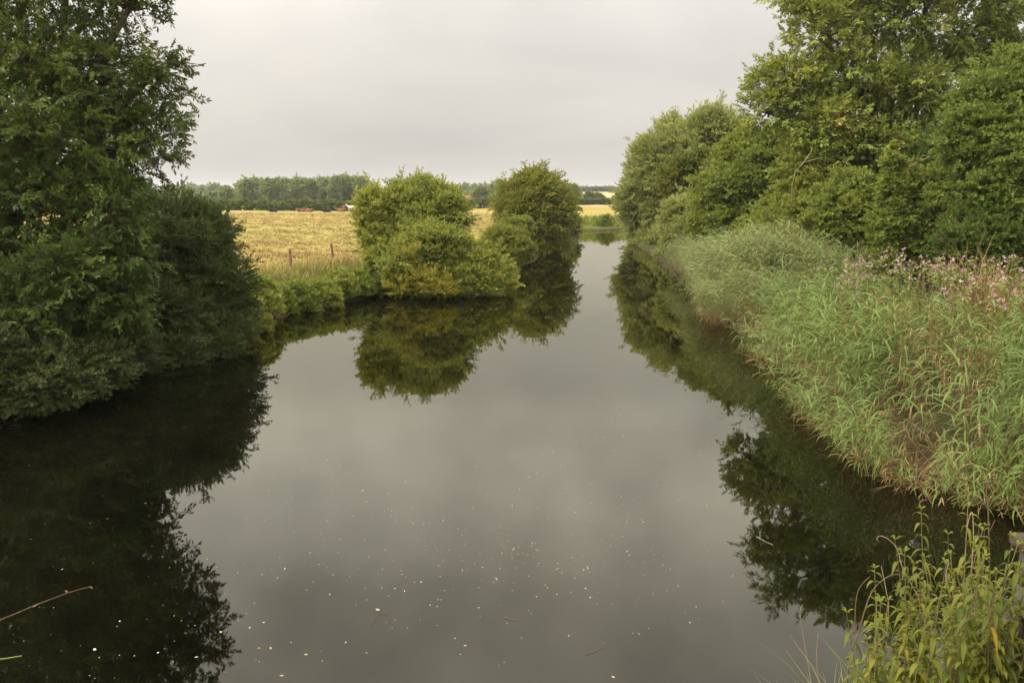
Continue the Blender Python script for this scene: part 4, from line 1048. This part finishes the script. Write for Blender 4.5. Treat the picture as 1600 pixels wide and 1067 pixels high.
mb.build('weathered_top', [PLANK], root)

# ------------------------------------------------------------------ floating leaves, flecks and stalks
FLECK = leaf_mat('floating_petals', [(0, (.20, .16, .06)), (.5, (.42, .36, .22)), (1, (.74, .72, .66))], trans=0, spec=.3)
gd = np.random.default_rng(606)
def float_leaf(g, L, W):
    b = MB(); n = 5; us = np.linspace(0, 1, n); w = W * np.array([.1, .8, 1, .65, .04])
    P = np.column_stack([L * (us - .5), .06 * L * np.sin(us * 5), .004 + .10 * L * (us - .5) ** 2])
    V = np.empty((3 * n, 3)); V[0::3] = P - np.outer(w, [0, .5, -.05]); V[2::3] = P + np.outer(w, [0, .5, .05]); V[1::3] = P
    i_ = np.arange(n - 1) * 3
    b.add(V, np.concatenate([np.stack([i_, i_ + 1, i_ + 4, i_ + 3], -1), np.stack([i_ + 1, i_ + 2, i_ + 5, i_ + 4], -1)]), 0, .5)
    return b.get()
lp = [float_leaf(gd, 1.0, w) for w in (.5, .6, .42, .7)]
ok = lambda p: sdf(np.array([p[:2]]))[0] < -.4
def water_px(g):
    u = g.random()
    if u < .62: return g.normal(760, 190), g.normal(850, 75)
    if u < .80: return g.normal(960, 90), g.normal(670, 40)
    return g.uniform(0, 420), g.uniform(640, 1060)
bright = [(1005, 815), (980, 815), (980, 861), (803, 857), (776, 905), (754, 886), (445, 888), (658, 909), (617, 919), (632, 923), (672, 945), (683, 947), (748, 949), (912, 890), (918, 885), (915, 919), (922, 933), (870, 928), (1078, 972),
          (148, 1014), (187, 970), (183, 978), (97, 889), (247, 1019), (210, 1024), (48, 842), (390, 980), (412, 972), (515, 928), (455, 1003), (540, 1003)]
yellow = [(567, 766), (478, 1022), (590, 952), (727, 1008), (405, 1012), (423, 1012), (440, 1055), (227, 786), (168, 810), (345, 987), (307, 1026), (958, 1057)]
meshes = []
for k, (v, q, m, t) in enumerate(lp):
    pass
def floater(px, py, L, tint, label, group, nm='floating_leaf'):
    p = onz(px, py, 0)
    if not ok(p): return
    v, q, m, t = lp[int(gd.integers(len(lp)))]
    o = mesh_obj(nm, v * np.array([L, L, max(L, .02)]), q, [FLECK], None, m, np.full(len(v), tint))
    o.location = (p[0], p[1], 0.0); o.rotation_euler = (0, 0, gd.uniform(0, 6.28))
    tag(o, label, 'leaf', group)
for px, py in bright:
    floater(px, py, gd.uniform(.015, .027) * (1.9 if (px, py) == (148, 1014) else 1), gd.uniform(.7, .95), 'small pale leaf floating on the open water', 'pale leaves floating on the river')
for px, py in yellow:
    floater(px, py, gd.uniform(.035, .06), gd.uniform(.05, .35), 'small yellowish leaf floating on the open water', 'yellowish leaves floating on the river')
N = 620
pts = []
while len(pts) < N:
    px, py = water_px(gd)
    if py < 600 or py > 1067: continue
    p = onz(px, py, 0)
    if ok(p): pts.append(p)
pts = np.array(pts); pts[:, 2] = .002
a = gd.uniform(0, 6.28, N)
mb = MB(); instance(mb, lp, pts, np.column_stack([np.cos(a), np.sin(a), np.zeros(N)]), gd.uniform(.007, .020, N), gd.choice([.2, .35, .5, .75], N) + gd.normal(0, .08, N), up=np.tile([0, 0, 1.], (N, 1)), g=gd)
tag(mb.build('floating_flecks', [FLECK]), 'tiny pale flecks and petals scattered on the water', 'flecks', kind='stuff')
def float_stalk(pts, r, label, mat=DEADWOOD, bl=0):
    P = np.array([onz(x_, y_, .006) for x_, y_ in pts])
    mb = MB(); mb.tube(P, np.linspace(r, r * .6, len(P)), 5)
    for k in range(bl):
        o = P[int(gd.integers(len(P)))]; a_ = gd.uniform(0, 6.28); d = np.array([math.cos(a_), math.sin(a_), 0]); mb.leaf(o + [0, 0, .004], d, np.array([-d[1], d[0], 0]), .09, .025)
    o = mb.build('floating_stalk', [mat], origin=P[0]); return tag(o, label, 'stalk')
float_stalk([(-30, 980), (20, 960), (60, 943), (105, 926), (140, 916)], .006, 'long brown stalk floating among dark reflections at the left', BROWNST, 4)
GREENST = noise_mat('green_blade', (.14, .2, .05), (.2, .26, .07), 6)
float_stalk([(-20, 1032), (10, 1028), (34, 1024)], .008, 'short green blade floating at the left edge', GREENST)
float_stalk([(915, 1022), (930, 1017), (944, 1010)], .0022, 'short brown stalk floating near the bottom of the open water', BROWNST)
float_stalk([(788, 964), (800, 967), (810, 969)], .002, 'bent brown stalk piece floating in mid water', BROWNST)
float_stalk([(580, 975), (592, 958), (608, 959)], .002, 'forked brown stalk piece floating left of centre', BROWNST)
float_stalk([(1182, 838), (1196, 846), (1208, 851)], .004, 'straw sliver floating on the dark reflection of the right bank')
float_stalk([(1330, 708), (1350, 716), (1385, 722)], .010, 'fallen dead reed lying on the water at the reed edge')

# ------------------------------------------------------------------ thin summer haze
hm, hn, ho = new_mat('summer_haze')
pv = hn.nodes.new('ShaderNodeVolumePrincipled'); pv.inputs['Color'].default_value = (.93, .94, .95, 1); pv.inputs['Density'].default_value = .0002; pv.inputs['Anisotropy'].default_value = .2
hn.links.new(pv.outputs[0], ho.inputs['Volume'])
mb = MB(); box(mb, (0, 2280, 18), (8800, 4760, 48)); hz = mb.build('haze', [hm]); tag(hz, 'thin pale haze over the distant fields', 'haze', kind='stuff')
# ------------------------------------------------------------------ sky, sun, camera
SUN_EL, SUN_AZ = R(41), R(260)          # azimuth clockwise from +Y: behind and left of the camera
w = bpy.data.worlds.new('World'); bpy.context.scene.world = w; w.use_nodes = True
nt = w.node_tree
for n in list(nt.nodes): nt.nodes.remove(n)
L = nt.links.new
out = nt.nodes.new('ShaderNodeOutputWorld'); bg = nt.nodes.new('ShaderNodeBackground'); bg.inputs['Strength'].default_value = .1
sky = nt.nodes.new('ShaderNodeTexSky'); sky.sky_type = 'NISHITA'; sky.sun_disc = False; sky.sun_elevation = SUN_EL; sky.sun_rotation = SUN_AZ
sky.dust_density = 3
tc = nt.nodes.new('ShaderNodeTexCoord'); sx = nt.nodes.new('ShaderNodeSeparateXYZ'); L(tc.outputs['Generated'], sx.inputs[0])
def mth(op, a, b=None, clamp=False):
    n = nt.nodes.new('ShaderNodeMath'); n.operation = op; n.use_clamp = clamp
    for k, v_ in enumerate((a, b)):
        if v_ is None: continue
        if isinstance(v_, (int, float)): n.inputs[k].default_value = v_
        else: L(v_, n.inputs[k])
    return n.outputs[0]
zc = mth('MAXIMUM', sx.outputs['Z'], 0.0)
zd = mth('ADD', zc, .30)
cx = nt.nodes.new('ShaderNodeCombineXYZ'); L(mth('DIVIDE', sx.outputs['X'], zd), cx.inputs[0]); L(mth('DIVIDE', sx.outputs['Y'], zd), cx.inputs[1])
mp = nt.nodes.new('ShaderNodeMapping'); mp.inputs['Scale'].default_value = (.7, .9, 1); mp.inputs['Location'].default_value = (3.3, 1.2, 0); mp.inputs['Rotation'].default_value = (0, 0, .55)
L(cx.outputs[0], mp.inputs['Vector'])
n1 = nt.nodes.new('ShaderNodeTexNoise'); n1.inputs['Scale'].default_value = 1.7; n1.inputs['Detail'].default_value = 4.5; n1.inputs['Roughness'].default_value = .45; n1.inputs['Distortion'].default_value = .3
L(mp.outputs['Vector'], n1.inputs['Vector'])
rp = nt.nodes.new('ShaderNodeValToRGB'); e = rp.color_ramp.elements
e[0].position = .3; e[0].color = (.885, .88, .87, 1); e[1].position = .70; e[1].color = (1.10, 1.06, 1.01, 1)
L(n1.outputs['Fac'], rp.inputs['Fac'])
# overcast luminance: rises from horizon to zenith
fc = nt.nodes.new('ShaderNodeFloatCurve'); cv = fc.mapping.curves[0]      # luminance of the cloud layer against sin(elevation), /4
for zz_, vv_ in ((.08, .165), (.21, .225), (.27, .35), (.36, .43), (.50, .36), (.62, .42)): cv.points.new(zz_, vv_)
cv.points[0].location = (0, .145); cv.points[-1].location = (1, .95)
fc.mapping.update(); L(zc, fc.inputs['Value'])
nv = nt.nodes.new('ShaderNodeVectorMath'); nv.operation = 'DOT_PRODUCT'; L(tc.outputs['Generated'], nv.inputs[0])
nv.inputs[1].default_value = (math.sin(SUN_AZ) * math.cos(SUN_EL), math.cos(SUN_AZ) * math.cos(SUN_EL), math.sin(SUN_EL))
glow = mth('POWER', mth('MAXIMUM', nv.outputs['Value'], 0.0), 3.0)      # brighter cloud round the hidden sun
lum = mth('MULTIPLY', mth('ADD', mth('MULTIPLY', fc.outputs[0], 4.0), mth('MULTIPLY', glow, 2.0)), 5.6)
n2 = nt.nodes.new('ShaderNodeTexNoise'); n2.inputs['Scale'].default_value = 5.5; n2.inputs['Detail'].default_value = 3; n2.inputs['Roughness'].default_value = .5
L(tc.outputs['Generated'], n2.inputs['Vector'])
def mrange(v_, a0, a1, b0, b1, it='LINEAR'):
    n = nt.nodes.new('ShaderNodeMapRange'); n.interpolation_type = it
    for k_, q_ in enumerate((a0, a1, b0, b1)): n.inputs[k_ + 1].default_value = q_
    L(v_, n.inputs[0]); return n.outputs[0]
pud = mth('ADD', 1.0, mth('MULTIPLY', mrange(n2.outputs['Fac'], .3, .7, -.24, .24), mrange(zc, .16, .30, .12, 1.0, 'SMOOTHSTEP')))   # denser cloud bellies overhead
lum = mth('MULTIPLY', lum, pud)
vs = nt.nodes.new('ShaderNodeVectorMath'); vs.operation = 'SCALE'; L(rp.outputs['Color'], vs.inputs[0]); L(lum, vs.inputs['Scale'])
wm = nt.nodes.new('ShaderNodeVectorMath'); wm.operation = 'MULTIPLY'; wm.inputs[1].default_value = (1.0, .972, .922); L(vs.outputs[0], wm.inputs[0])
mx = nt.nodes.new('ShaderNodeMix'); mx.data_type = 'RGBA'; mx.inputs['Factor'].default_value = .96
L(sky.outputs['Color'], mx.inputs['A']); L(wm.outputs[0], mx.inputs['B'])
L(mx.outputs['Result'], bg.inputs['Color']); L(bg.outputs[0], out.inputs['Surface'])

ld = bpy.data.lights.new('sun', 'SUN'); ld.energy = 1.5; ld.angle = R(14); ld.color = (1.0, .90, .74)
lo = bpy.data.objects.new('sun', ld); C.objects.link(lo)
sd_ = Vector((math.sin(SUN_AZ) * math.cos(SUN_EL), math.cos(SUN_AZ) * math.cos(SUN_EL), math.sin(SUN_EL)))
lo.rotation_euler = sd_.to_track_quat('Z', 'Y').to_euler(); lo.location = sd_ * 50

cam = bpy.data.cameras.new('camera'); co = bpy.data.objects.new('camera', cam); C.objects.link(co)
cam.sensor_width = 36; cam.lens = F / 1600 * 36; cam.clip_end = 9000; cam.clip_start = .05
co.location = (0, 0, H); co.rotation_euler = (math.pi / 2 - PITCH, 0, 0)
sc = bpy.context.scene; sc.camera = co
sc.view_settings.view_transform = 'Standard'; sc.view_settings.look = 'None'; sc.view_settings.exposure = .9; sc.view_settings.gamma = 1
sc.cycles.max_bounces = 6; sc.cycles.diffuse_bounces = 3; sc.cycles.glossy_bounces = 2; sc.cycles.transmission_bounces = 3; sc.cycles.transparent_max_bounces = 4
sc.cycles.use_denoising = True
nf = sum(len(o.data.polygons) for o in C.objects if o.type == 'MESH')
print('faces', nf, 'objects', len(C.objects))
